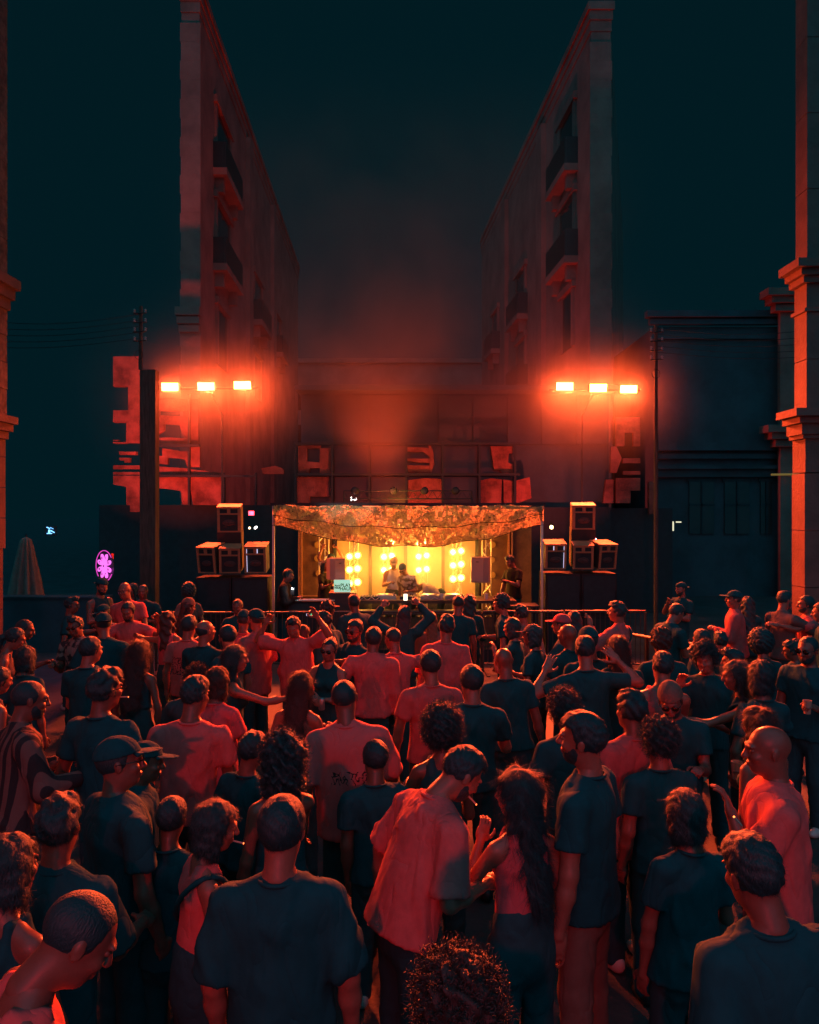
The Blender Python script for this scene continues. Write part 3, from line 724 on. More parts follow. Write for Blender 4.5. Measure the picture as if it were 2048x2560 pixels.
# ---- near right pier and near left wall
def pier_course(t, m, x0, x1, y0, y1, zs, gap=.012, name='stone_block'):
    for a, b in zip(zs[:-1], zs[1:]):
        MB().box(x0, x1, y0, y1, a + gap, b).build(name, m, t)
t = thing('stone_pier', 'tall stone pier with two moulded cornices at the right edge, its left side glowing red', 'building pier', (0, 12, 0))
XR = P(2012, 0, 12).x; zc2 = P(0, 1025, 12).z; zc1 = P(0, 661, 12).z
zz = [0, .9, 1.8, 2.7, zc2 - 1.0]
pier_course(t, M['stone'], XR, XR + 2.4, 0, .40, zz)
pier_course(t, M['stone'], XR + .01, XR + 2.4, .0, .40, [zc2 - .995, zc2 - .45], name='frieze')
def mould(t, z, steps, x0, y0, m):
    for (o, za, zb) in steps:
        MB().box(x0 - o, x0 + 2.4, y0 - o, y0 + .40, z + za, z + zb).build('cornice', m, t)
mould(t, zc2, ((.05, -.45, -.39), (.09, -.387, -.22), (.16, -.217, -.12), (.26, -.117, -.0)), XR, 0, M['stone'])
pier_course(t, M['stone'], XR + .03, XR + 2.4, .0, .38, [zc2 + .003, zc2 + .8, zc2 + 1.55, zc1 - .75])
mould(t, zc1, ((.04, -.745, -.69), (.07, -.30, -.2), (.14, -.197, -.1), (.24, -.097, .03)), XR + .02, 0, M['stone'])
pier_course(t, M['stone'], XR + .03, XR + 2.4, .0, .38, [zc1 - .687, zc1 - .303])
pier_course(t, M['stone'], XR + .05, XR + 2.4, .02, .38, [zc1 + .033, zc1 + 1.2, zc1 + 2.4, zc1 + 3.6, zc1 + 4.8, zc1 + 6.2])
t = thing('corner_building', 'dark stone building side with two cornices at the left edge', 'building', (0, 0, 0))
XL = P(22, 0, 12).x; z1_, z2_ = P(0, 698, 12).z, P(0, 1042, 12).z
zs = [0, .5]
while zs[-1] < z2_ - .8: zs.append(zs[-1] + .48)
for i, (a, b) in enumerate(zip(zs[:-1], zs[1:])):
    MB().box(XL - 3, XL - (.05 if a > 2.2 else .09), -6, 12, a + .012, b).build('stone_course', M['stone'], t)
MB().box(XL - 3, XL - .05, -6, 12, zs[-1] + .012, z2_ - .36).build('frieze', M['stone'], t)
for o, a, b in ((.0, -.357, -.24), (.05, -.237, -.12), (.10, -.117, 0)):
    MB().box(XL - 3, XL + o, -6.2, 12 + o, z2_ + a, z2_ + b).build('cornice', M['stone'], t)
za = z2_ + .003; i = 0
while za < z1_ - .75:
    zb = min(za + .42, z1_ - .50)
    yb = 12.0; k = 0
    while yb > 6.5:
        w = .55 + .35*rng.random()
        MB().box(XL - .6, XL - .04 + .03*rng.random(), yb - w, yb - .012, za + .010, zb).build('rubble_block', M['stone_rough'], t); yb -= w
    za = zb; i += 1
MB().box(XL - 3, XL - .62, -6, 12, z2_ + .003, 13).build('wall', M['stone_rough'], t)
for o, a, b in ((.02, -.497, -.33), (.07, -.327, -.16), (.13, -.157, 0)):
    MB().box(XL - .6, XL + o, 3, 12 + o, z1_ + a, z1_ + b).build('cornice', M['stone'], t)
za = z1_ + .003
while za < 13:
    MB().box(XL - .6, XL - .02, 4, 12, za + .01, za + .6).build('stone_course', M['stone_rough'], t); za += .6

# ---- dark building on the right behind the crowd
D = 27.0
t = thing('shop_building', 'dark low building on the right with cornice bands and three shop windows', 'building', (0, D, 0))
X0, X1 = P(1636, 0, D).x, P(1975, 0, D).x
zt = P(0, 782, D).z
MB().box(X0, X1, 0, 6, 0, zt - .5).build('wall', M['dark_wall'], t)
for v, o, h in ((782, .35, .22), (800, .22, .2), (838, .12, .15), (1108, .30, .28), (1135, .18, .18), (1165, .34, .12), (1172, .2, .3)):
    z = P(0, v, D).z; MB().box(X0 - (o if v < 900 else 0), X1 + .5, -o, -.003, z - h, z).build('cornice', M['dark_wall'], t)
xa, xb = P(1932, 0, D).x, P(1975, 0, D).x
MB().box(xa, xb, -.55, -.36, 0, P(0, 745, D).z).build('pilaster', M['stone_far'], t)
for v in (740, 1070):
    for k, (o, h) in enumerate(((.5, .25), (.35, .22), (.2, .22))):
        z = P(0, v, D).z - k*.25; MB().box(xa - o*1.3, xb + .2, -.56 - o, -.35, z - h, z).build('capital', M['stone_far'], t)
for ua, ub in ((1722, 1784), (1810, 1872), (1900, 1928)):
    a, b = P(ua, 0, D).x, P(ub, 0, D).x; z0, z1 = P(0, 1335, D).z, P(0, 1204, D).z
    w = MB().box(a, b, -.06, .05, z0, z1).build('window', M['pane'], t)
    MB().box(a - .08, b + .08, -.10, -.063, z1, z1 + .1).build('frame', M['dark'], w); MB().box((a+b)/2 - .03, (a+b)/2 + .03, -.10, -.063, z0, z1 - .003).build('mullion', M['dark'], w)
    MB().box(a, b, -.10, -.063, P(0, 1262, D).z - .03, P(0, 1262, D).z + .03).build('transom', M['dark'], w)
M['amberglow'] = mat('dim_amber_tube', (.2, .15, .06), .5, emit=(1, .62, .12), estr=.14)
MB().tube([(P(1905, 0, D).x, -.7, P(0, 1189, D).z), (P(1975, 0, D).x, -.7, P(0, 1188, D).z)], .035).build('strip_light', M['amberglow'], t)

# ---- glass front behind the stage: bays between dark mullions, mirrored red buildings built as shapes in some
D = 22.0
t = thing('glass_front', 'long dark glazed front behind the stage, some bays glowing red', 'building', (0, D, 0))
def gx(u): return P(u, 0, D).x
def gz(v): return P(0, v, D).z
zr = gz(978)
MB().box(gx(745), gx(1536), .62, 5, 0, zr).build('wall', M['dark_wall'], t)
MB().box(gx(740), gx(1540), -.25, 5.2, zr + .003, zr + .14).build('roof_edge', M['dark_wall'], t)
for i in range(9):
    a = gx(745 + i*88); MB().box(a + .03, a + .99, .55, .617, gz(1106), zr - .06).build('fascia_panel', M['dark_wall'], t)
MB().box(gx(226), gx(744), .62, .9, 0, gz(1262)).build('base_wall', M['dark'], t)
MB().box(gx(1537), gx(1700), .62, .9, 0, gz(1270)).build('base_wall', M['dark'], t)
MB().box(gx(745), gx(1536), .40, .617, 0, gz(1268)).build('base_wall', M['dark'], t)
# mullions and rails
for u in (739, 831, 924, 1016, 1107, 1199, 1288): MB().box(gx(u) - .032, gx(u) + .032, -.05, .06, gz(1262), gz(1108)).build('mullion', M['dark'], t)
for u in (560, 640): MB().box(gx(u) - .025, gx(u) + .025, -.05, .06, gz(1262), gz(1182)).build('mullion', M['dark'], t)
MB().box(gx(473) - .028, gx(473) + .028, -.05, .06, gz(1262), gz(985)).build('mullion', M['dark'], t)
for v, ua, ub in ((1186, 735, 1300), (1109, 735, 1300), (1190, 388, 640), (1114, 388, 500)): MB().box(gx(ua), gx(ub), -.049, .059, gz(v) - .035, gz(v) + .035).build('rail', M['dark'], t)
# panes of the bays that stay dim
for ua, ub in zip((745, 837, 930, 1022, 1113, 1205), (825, 918, 1010, 1101, 1193, 1282)):
    for va, vb in ((1113, 1181), (1191, 1260)):
        MB().box(gx(ua - 3), gx(ub + 3), .30, .33, gz(vb), gz(va)).build('pane', M['pane'], t)
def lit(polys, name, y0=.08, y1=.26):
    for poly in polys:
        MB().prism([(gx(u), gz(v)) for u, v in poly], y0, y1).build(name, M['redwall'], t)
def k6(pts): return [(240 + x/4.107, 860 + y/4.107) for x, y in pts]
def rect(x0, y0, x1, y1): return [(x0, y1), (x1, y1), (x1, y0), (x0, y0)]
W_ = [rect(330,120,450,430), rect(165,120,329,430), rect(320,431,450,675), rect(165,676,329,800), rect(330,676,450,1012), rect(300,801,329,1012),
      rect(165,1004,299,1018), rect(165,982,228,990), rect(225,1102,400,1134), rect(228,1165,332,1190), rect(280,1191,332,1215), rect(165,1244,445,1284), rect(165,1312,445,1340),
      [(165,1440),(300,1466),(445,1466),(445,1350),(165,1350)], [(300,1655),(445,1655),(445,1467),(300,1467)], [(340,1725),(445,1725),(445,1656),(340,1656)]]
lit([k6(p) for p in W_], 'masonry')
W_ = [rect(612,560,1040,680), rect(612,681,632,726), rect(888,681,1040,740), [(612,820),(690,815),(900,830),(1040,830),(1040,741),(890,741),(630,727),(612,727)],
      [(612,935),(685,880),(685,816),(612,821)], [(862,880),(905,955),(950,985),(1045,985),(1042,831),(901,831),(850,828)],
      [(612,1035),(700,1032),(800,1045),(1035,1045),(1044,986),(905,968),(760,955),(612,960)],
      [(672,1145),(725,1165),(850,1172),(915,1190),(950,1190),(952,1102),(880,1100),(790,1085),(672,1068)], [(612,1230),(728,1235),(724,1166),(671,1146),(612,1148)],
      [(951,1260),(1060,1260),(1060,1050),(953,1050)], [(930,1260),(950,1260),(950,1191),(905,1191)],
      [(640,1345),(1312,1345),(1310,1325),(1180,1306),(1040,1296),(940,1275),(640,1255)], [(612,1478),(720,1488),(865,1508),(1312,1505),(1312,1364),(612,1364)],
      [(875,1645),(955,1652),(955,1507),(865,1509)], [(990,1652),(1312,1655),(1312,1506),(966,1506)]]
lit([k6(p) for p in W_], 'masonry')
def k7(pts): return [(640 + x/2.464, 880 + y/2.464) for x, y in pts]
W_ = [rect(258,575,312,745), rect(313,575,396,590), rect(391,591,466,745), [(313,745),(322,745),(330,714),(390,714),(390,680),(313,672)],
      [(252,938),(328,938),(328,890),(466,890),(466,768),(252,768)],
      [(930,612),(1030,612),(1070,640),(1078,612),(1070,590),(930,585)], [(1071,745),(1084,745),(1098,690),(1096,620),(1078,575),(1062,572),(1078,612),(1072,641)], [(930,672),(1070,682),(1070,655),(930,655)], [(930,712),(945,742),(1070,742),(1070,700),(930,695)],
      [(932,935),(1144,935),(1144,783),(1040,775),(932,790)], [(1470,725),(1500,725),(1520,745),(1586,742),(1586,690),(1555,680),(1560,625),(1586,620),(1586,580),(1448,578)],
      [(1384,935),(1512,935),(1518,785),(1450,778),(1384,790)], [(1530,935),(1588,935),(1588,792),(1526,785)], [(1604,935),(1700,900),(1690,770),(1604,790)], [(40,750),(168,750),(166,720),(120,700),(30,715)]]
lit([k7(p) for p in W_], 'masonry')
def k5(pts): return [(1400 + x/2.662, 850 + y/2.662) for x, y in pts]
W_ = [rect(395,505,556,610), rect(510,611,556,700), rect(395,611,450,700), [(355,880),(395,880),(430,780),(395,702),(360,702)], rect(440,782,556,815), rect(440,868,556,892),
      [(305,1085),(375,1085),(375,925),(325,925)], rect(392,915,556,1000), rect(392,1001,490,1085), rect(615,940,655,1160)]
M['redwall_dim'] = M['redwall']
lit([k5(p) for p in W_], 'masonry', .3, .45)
# added lamp heads, unseen, that redden the reflection shapes, low behind the speaker stacks
def added_flood(label, loc, target, e, col, spread=None):
    t_ = thing('ground_flood', label, 'floodlight', loc)
    a = (Vector(target) - Vector(loc)).to_track_quat('-Z', 'Y').to_matrix().to_4x4()
    MB().box(-.16, .16, -.10, .10, -.02, .14, a @ Matrix.Translation((0, 0, .01))).build('housing', M['dark'], t_)
    MB().tube([(-.2, 0, -loc[2]), (-.2, 0, .02)], .015).add(*_tri((.2, 0, -loc[2]), (.2, 0, .02))).build('yoke', M['iron'], t_)
    l = lamp('flood_beam', 'AREA', Vector(loc) + a.to_3x3() @ Vector((0, 0, -.03)), target, e, col, shape='RECTANGLE', size=.30, size_y=.18, **({'spread': spread} if spread else {}))
    return t_
def _tri(a, b):
    m = MB().tube([a, b], .015); return m.v, m.f
added_flood('black ground flood behind the left speaker stack aimed at the glazed front', (-6.0, 17.4, .5), (gx(430), 22, 6.4), 150, (1.0, .075, .045), R(64))
added_flood('black ground flood behind the right speaker stack aimed at the glazed front', (4.6, 18.6, .5), (gx(1330), 22, 6.2), 110, (1.0, .065, .04), R(75))
added_flood('black ground flood in front of the glazed front behind the canopy', (-.6, 19.6, 2.0), (-.6, 22, 4.3), 60, (1.0, .075, .035), R(120))
# added unseen floods up the street
added_flood('black ground flood washing the left corner building', (-4.6, 27.6, .4), (-8.4, 38, 11), 120, (1.0, .16, .12))
added_flood('black ground flood washing the right corner building', (2.6, 27.6, .4), (6.0, 36, 11), 800, (1.0, .05, .035))

# ---- small lights seen in and around the glass front
M['white_led'] = mat('white_led', (.8, .8, .8), .4, emit=(1, .95, .9), estr=6)
M['red_led'] = mat('red_sign', (.6, .05, .05), .4, emit=(1, .03, .06), estr=9)
M['blue_led'] = mat('blue_screen', (.3, .5, .7), .4, emit=(.16, .5, 1), estr=3.2)
M['warm_led'] = mat('warm_lamp', (.8, .7, .5), .4, emit=(1, .72, .32), estr=7)
t = thing('exit_sign', 'small red lit sign beside the left speaker stack', 'sign', P(629, 1283, 19))
MB().box(-.075, .075, -.03, .03, -.06, .06).build('casing', M['dark'], t); MB().box(-.068, .068, -.036, -.031, -.052, .052).build('lit_face', M['white_led_r'] if 'white_led_r' in M else mat('red_sign_face', (.9, .6, .5), .4, emit=(1, .045, .06), estr=5), t)
lamp('red_sign_glow', 'POINT', P(629, 1283, 18.9), None, 6, (1, .01, .05), shadow_soft_size=.05)
t = thing('wall_lamp', 'tiny bright wall lamps below the red sign', 'lamp', P(624, 1320, 19))
for dx, dz, m in ((0, 0, M['warm_led']), (.14, .0, M['white_led']), (.17, .02, M['white_led'])):
    MB().lathe([(0, -.03), (.025, -.015), (.025, .015), (0, .03)], 8, Matrix.Translation((dx, 0, dz))).build('bulb', m, t)
t = thing('wall_lamp', 'cluster of white lamps above the middle of the canopy', 'lamp', P(885, 1247, 20.6))
for i, h in enumerate((.10, .06, .05, .07)):
    MB().tube([(-.07 + i*.045, 0, -.05 + (i % 2)*.02), (-.07 + i*.045, 0, -.05 + h)], .012, 6).build('bulb', M['white_led'], t)
t = thing('spot_lamp', 'small warm lamp right of the canopy corner', 'lamp', P(1379, 1318, 18.5))
MB().lathe([(0, -.05), (.04, -.03), (.04, .03), (0, .05)], 10).build('bulb', M['warm_led'], t); MB().box(-.02, .02, .0, .1, .04, .12).build('bracket', M['iron'], t)
t = thing('signal_lamp', 'small red and white lamp on top of the right speaker stack', 'lamp', P(1488, 1352, 16.3))
MB().lathe([(0, -.06), (.05, -.05), (.045, .03), (0, .07)], 12).build('dome', M['red_led'], t); MB().box(-.012, .012, -.062, -.05, -.05, .05).build('lit_core', M['white_led'], t); MB().box(.03, .075, -.05, .0, -.06, -.02).build('lit_base', M['white_led'], t)
t = thing('lantern', 'pale lit lanterns on a ledge far right of the speakers', 'lantern', P(1674, 1318, 25))
m_ = mat('pale_lantern', (.5, .5, .4), .5, emit=(1, .95, .62), estr=.9)
for dx, w, h in ((0, .13, .36), (.30, .08, .05)):
    MB().box(dx - w, dx + w, -.03, .03, .15, .19).build('shade', m_, t)
    if h > .1:
        for sx in (-w*.8, -w*.45, w*.9): MB().box(dx + sx - .018, dx + sx + .018, -.03, .03, .14 - h + .1*(sx > 0), .147).build('tube', m_, t)
t = thing('blue_monitor', 'small blue glowing screen high on the dark left side', 'screen', P(127, 1327, 19)); t.rotation_euler = (0, 0, R(20))
MB().box(-.14, .14, .02, .05, -.12, .12).build('casing', M['dark'], t)
for poly in ([(-.10,.085),(-.02,.045),(-.01,.06),(-.09,.10)], [(-.05,.03),(-.02,.03),(-.01,-.05),(-.06,-.05)], [(-.09,-.06),(.03,-.06),(.03,-.075),(-.09,-.075)], [(.0,.02),(.09,-.04),(.08,-.055),(-.01,.0)], [(-.01,.09),(.06,.05),(.06,.04),(-.01,.08)]):
    MB().prism(poly[::-1], .0, .018).build('lit_shape', M['blue_led'], t)
# ------------------------------------------------------------------ lamp bars with the six red floods
M['flood_lens'] = mat('flood_lens', (.9, .5, .4), .3, emit=RED, estr=60)
DF = 19.0
def lamp_bar(label, us, vs_, side):
    xs = [P(u, 0, DF).x for u in us]; z = P(0, sum(vs_)/3, DF).z
    t = thing('lamp_bar', label, 'lamp rig', ((xs[0]+xs[-1])/2, DF + .22, 0))
    x0 = t.location.x
    MB().tube([(xs[0]-x0-.35, 0, z - .02), (xs[-1]-x0+.35, 0, z - .02)], .024).build('crossbar', M['dark'], t)
    px = (xs[0] - x0 - .3) if side < 0 else (xs[-1] - x0 + .3)
    MB().tube([(0, 1.4, 0), (0, 1.4, z - .5), (0, 0, z - .02)], .03).build('mast', M['dark'], t)
    for a in (0, 120, 240): MB().tube([(0, 1.4, .9), (.7*math.cos(R(a)), 1.4 + .7*math.sin(R(a)), .02)], .018).build('leg', M['dark'], t)
    for i, (u, v) in enumerate(zip(us, vs_)):
        p = P(u, v, DF)
        f = thing('floodlight', f"{('left', 'middle', 'right')[i]} one of the three glowing red floods on the {'left' if side < 0 else 'right'} lamp bar", 'floodlight', p, group='red floods above the stage')
        aim = Vector((-.4 if side > 0 else .4, 3.5, .3)) if False else Vector((p.x*.35 + (5.2 if side < 0 else -1.6), 5.0, 1.2))
        rz = math.atan2(p.x - aim.x, p.y - aim.y)*-1
        tilt = math.atan2(p.z - aim.z, p.y - aim.y)
        Mx = Matrix.Rotation(-rz*0, 4, 'Z') @ Matrix.Rotation(tilt*.45, 4, 'X')
        MB().box(-.215, .215, .004, .18, -.105, .105, Mx).build('housing', M['dark'], f)
        MB().box(-.208, .208, -.004, .002, -.094, .094, Mx).build('lens', M['flood_lens'], f)
        MB().box(-.205, .205, -.02, .03, -.135, -.127, Mx).build('visor', M['dark'], f)
        MB().tube([(-.235, .08, 0), (-.235, .22, .04), (.235, .22, .04), (.235, .08, 0)], .010, 6).build('yoke', M['iron'], f)
        lamp('red_flood_beam', 'AREA', p + Vector((0, -.06, -.02)), aim, FLOOD_W, RED, shape='RECTANGLE', size=.41, size_y=.18, spread=R(86))
FLOOD_W = 640
lamp_bar('black bar on a mast carrying three red floods, left of the stage', (425, 515, 606), (967, 966, 963), -1)
lamp_bar('black bar on a mast carrying three red floods, right of the stage', (1412, 1496, 1572), (966, 970, 973), 1)
# floods on a stand behind the viewer, seen only by what they light
def rear_flood(label, loc, target, watt, blend=.6, size=75):
    t_ = thing('rear_flood', label, 'floodlight', loc)
    a = (Vector(target) - Vector(loc)).to_track_quat('-Z', 'Y').to_matrix().to_4x4()
    MB().box(-.2, .2, -.12, .12, .02, .2, a).build('housing', M['dark'], t_); MB().tube([(0, -.1, -loc[2]), (0, -.1, -.1)], .04).build('mast', M['dark'], t_)
    lamp('rear_flood_beam', 'SPOT', loc, target, watt, CRIMSON, spot_size=R(size), spot_blend=blend, shadow_soft_size=.09)
rear_flood('crimson flood on a mast behind the viewer, shining over the crowd', (-.6, -5.0, 4.0), (.3, 9.5, 1.4), 780, .7, 57)

# ---- utility poles
def pole(label, u, vtop, d, thick_v, w):
    t = thing('utility_pole', label, 'pole', P(u, 1280, d) * 1); t.location.z = 0
    zt = P(0, vtop, d).z; zk = P(0, thick_v, d).z
    MB().tube([(0, 0, zk), (0, 0, zt)], .045, 10, .035).build('mast', M['wood'], t)
    if w: MB().box(0.0, w, -.06, .2, 0, zk).build('timber_post', M['wood'], t)
    else: MB().tube([(0, 0, 0), (0, 0, zk + .01)], .05).build('timber_post', M['wood'], t)
    for i in range(4):
        z = zt - .18 - i*.20
        a = MB().tube([(-.14, -.05, z), (.14, -.05, z + .02)], .016, 6).build('crossarm', M['iron'], t)
        for s in (-.12, .12): MB().lathe([(0, -.05), (.028, -.03), (.018, 0), (.03, .02), (0, .05)], 8, Matrix.Translation((s, -.05, z + .06))).build('insulator', M['grey'], a)
    MB().tube([(-.02 + .09*math.cos(k*.7), -.06, zt - 1.08 + .10*math.sin(k*.7)) for k in range(12)], .008, 5).build('wire_coil', M['iron'], t)
    return t
pl = pole('timber utility pole with insulators left of the left red floods', 352, 765, 16.6, 925, .34)
pr_ = pole('thin utility pole with insulators right of the right red floods', 1640, 812, 16.6, 1100, 0)
for k in range(5):
    v = (785, 800, 815, 830, 845)[k]
    a, b = P(352, v, 16.6), P(-200 - k*20, v - 10, 15.5)
    pts = [a.lerp(b, i/14) - Vector((0, 0, .25*math.sin(math.pi*i/14))) for i in range(15)]
    MB().tube(pts, .007, 5).build('cable', M['iron'], label=f"{('topmost', 'second highest', 'middle', 'second lowest', 'lowest')[k]} overhead cable running left from the left utility pole", cat='cable', group='overhead cables on the left')
    a, b = P(1640, v + 35, 16.6), P(2200 + k*25, v + 10, 14)
    pts = [a.lerp(b, i/14) - Vector((0, 0, .22*math.sin(math.pi*i/14))) for i in range(15)]
    MB().tube(pts, .007, 5).build('cable', M['iron'], label=f"{('topmost', 'second highest', 'middle', 'second lowest', 'lowest')[k]} overhead cable running right from the right utility pole", cat='cable', group='overhead cables on the right')

# ---- left terrace wall, parasol, neon flower
t = thing('terrace_wall', 'low dark terrace wall under the closed parasol', 'wall', (0, 16.2, 0))
MB().box(-11, P(262, 0, 16.2).x, 0, .3, 0, 1.16).build('wall', M['dark_wall'], t); MB().box(-11, P(262, 0, 16.2).x + .05, -.04, .34, 1.163, 1.20).build('coping', M['dark_wall'], t)
t = thing('closed_parasol', 'tall closed parasol with folded cloth standing at the left', 'parasol', P(65, 1280, 16.9)); t.location.z = 0
zt, zb = P(0, 1347, 16.9).z, P(0, 1506, 16.9).z
mb = MB(); n = 44; vs_ = []; rows = 12
for i in range(rows):
    q = i/(rows-1); z = zt - .02 - (zt - zb)*q; rad = .10 + .235*q**.85
    for k in range(n):
        a = 2*math.pi*k/n; f = 1 + (.17 + .10*q)*math.sin(k*11*2*math.pi/n + .4*q) ; vs_.append((rad*f*math.cos(a), rad*f*math.sin(a), z - .03*q*math.sin(k*2.1)))
vs_.append((0, 0, zt + .06)); top = len(vs_) - 1
mb.add(vs_, [(i*n+k, (i+1)*n+k, (i+1)*n+(k+1)%n, i*n+(k+1)%n) for i in range(rows-1) for k in range(n)] + [(top, k, (k+1) % n) for k in range(n)])
mb.build('canopy', M['sun_cloth'], t, True); MB().tube([(0,0,.1),(0,0,zt)], .025).build('pole', M['iron'], t); MB().lathe([(0,0),(.3,0),(.3,.08),(.05,.1),(0,.1)], 20).build('base', M['dark'], t)
MB().lathe([(0, zt + .05), (.03, zt + .07), (0, zt + .13)], 10).build('finial', M['iron'], t)
M['neon'] = mat('pink_neon', (.8, .2, .7), .4, emit=(1.0, .17, .86), estr=1.25)
M['neon_ring'] = mat('magenta_neon_tube', (.7, .1, .5), .4, emit=(.75, .05, .50), estr=1.0)
pos = P(261, 1415, 16.0)
t = thing('neon_flower', 'pink neon flower sign with lettered petals inside an open ring', 'neon sign', pos, R(-38))
MB().lathe([(0, .03), (.30, .03), (.30, .05), (0, .05)], 40, None, 'y').build('backing', M['dark'], t)
ring = [(.325*math.cos(a), 0, .325*math.sin(a)) for a in [R(35 + i*4.2) for i in range(46)]]
MB().tube(ring, .0095, 6).build('ring_tube', M['neon_ring'], t)
MB().tube([(.325*math.cos(a), 0, .325*math.sin(a)) for a in [R(-62 + i*4) for i in range(9)]], .0095, 6).build('ring_tube', M['neon_ring'], t)
def text(name, body, size, m, parent, loc, rot, extrude=.002, align='CENTER', bold=0.0):
    c = bpy.data.curves.new(name, 'FONT'); c.body = body; c.size = size; c.extrude = extrude; c.align_x = align; c.align_y = 'CENTER'; c.offset = bold
    o0 = bpy.data.objects.new(name, c); COL.objects.link(o0)
    dg = bpy.context.evaluated_depsgraph_get(); me = bpy.data.meshes.new_from_object(o0.evaluated_get(dg)); bpy.data.objects.remove(o0)
    me.materials.clear(); me.materials.append(m); me.name = name
    o = link(name, me, parent, loc); o.rotation_euler = rot; return o
M['ink'] = mat('dark_letter', (.03, .004, .03), .9)
for i, ch in enumerate('AIRH*UNY'):
    a = R(112.5 - 45*i); ca, sa = math.cos(a), math.sin(a)
    prof = [(.045, 0), (.06, .018), (.12, .034), (.19, .046), (.235, .040), (.262, .020), (.268, 0)]
    pts = [(r_, w) for r_, w in prof] + [(r_, -w) for r_, w in prof[::-1][1:-1]]
    poly = [(ca*r_ - sa*w, sa*r_ + ca*w) for r_, w in pts]
    poly = poly[::-1] if sum(x0*y1 - x1*y0 for (x0, y0), (x1, y1) in zip(poly, poly[1:] + poly[:1])) < 0 else poly
    pe = MB().prism(poly, -.012, .012).build('petal', M['neon'], t)
    text('letter', ch, .075, M['ink'], pe, (ca*.185, -.0145, sa*.185), (R(90), 0, 0), .001, 'CENTER', .002)
MB().lathe([(0, -.016), (.058, -.016), (.058, .012), (0, .012)], 24, None, 'y').build('flower_heart', M['neon'], t); MB().lathe([(0, -.02), (.02, -.02), (.02, -.0162), (0, -.0162)], 16, None, 'y').build('heart_hole', M['ink'], t)
lamp('neon_glow', 'AREA', pos + Vector((.05, -.12, 0)), pos + Vector((-.6, -3, -1.2)), 5, (1, .12, .8), size=.5)
MB().box(-.018, .018, -.02, .02, -.06, .06).build('red_marker_light', mat('red_marker', (.6, .02, .02), .5, emit=(1, .015, .01), estr=.8), None, loc=P(281, 1391, 16.2), label='slim red marker light right of the neon flower', cat='lamp')

# ------------------------------------------------------------------ speaker stacks
def cab(label, w, h, dp, group, strip=None):
    """wood fronted cabinet: origin bottom centre of the front, leaning handled by the caller"""
    t = thing('loudspeaker', label, 'loudspeaker', group=group)
    MB().box(-w/2, w/2, .03, dp, 0, h).build('cabinet', M['ply_dark'], t)
    MB().box(-w/2 - .008, w/2 + .008, -.01, dp*.48, h + .002, h + .02).build('lid', M['ply'], t); MB().box(-w/2 - .008, w/2 + .008, dp*.50, dp, h + .002, h + .02).build('lid', M['ply'], t)
    fw = .052*w/.47; yb = h*.74
    mb = MB()
    mb.box(-w/2, -w/2 + fw, -.004, .029, 0, h); mb.box(w/2 - fw, w/2, -.004, .029, 0, h)
    mb.box(-w/2 + fw, w/2 - fw, -.003, .029, h - fw*.55, h); mb.box(-w/2 + fw, w/2 - fw, -.003, .029, 0, fw*.5)
    mb.box(-w/2 + fw, w/2 - fw, -.003, .029, yb - .014, yb + .014); mb.box(-.032, .032, -.0025, .029, yb + .015, h - fw*.56)
    mb.build('baffle_frame', M['ply'], t)
    MB().box(-w/2 + fw, w/2 - fw, .020, .0295, fw*.5, yb - .015).build('woofer_mouth', M['dark'], t)
    for s in (-1, 1): MB().box(min(s*.033, s*(w/2 - fw)), max(s*.033, s*(w/2 - fw)), .020, .0295, yb + .015, h - fw*.56).build('horn_mouth', M['dark'], t)
    cz = yb*.52; Mx = Matrix.Translation((0, 0, cz)) @ Matrix.Diagonal((1, 1, .55, 1))
    dr = MB().lathe([(w*.27, .018), (w*.25, .002), (w*.17, .012), (w*.10, .004), (.0, -.006)], 26, Mx, 'y').build('driver', M['cone'], t, True)
    if strip:  # cabinet edges catching light, their glow put into the material
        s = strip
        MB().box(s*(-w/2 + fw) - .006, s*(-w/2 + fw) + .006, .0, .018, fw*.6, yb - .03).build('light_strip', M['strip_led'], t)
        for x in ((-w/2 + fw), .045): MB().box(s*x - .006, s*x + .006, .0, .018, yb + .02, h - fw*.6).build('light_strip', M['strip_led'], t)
    return t
M['ply_dark'] = mat('stained_plywood', (.05, .05, .05), .6, noise=.15, nscale=6, stretch=(1, 1, 8))
M['cone'] = mat('paper_cone', (.07, .05, .045), .7)
M['strip_led'] = mat('lilac_led', (.7, .7, .8), .4, emit=(.72, .70, 1), estr=1.1)  # glow painted on the lit speaker edges; rack indicators share it
M['sub_black'] = mat('black_cabinet_paint', (.018, .019, .021), .65, bump=.3, bscale=180)
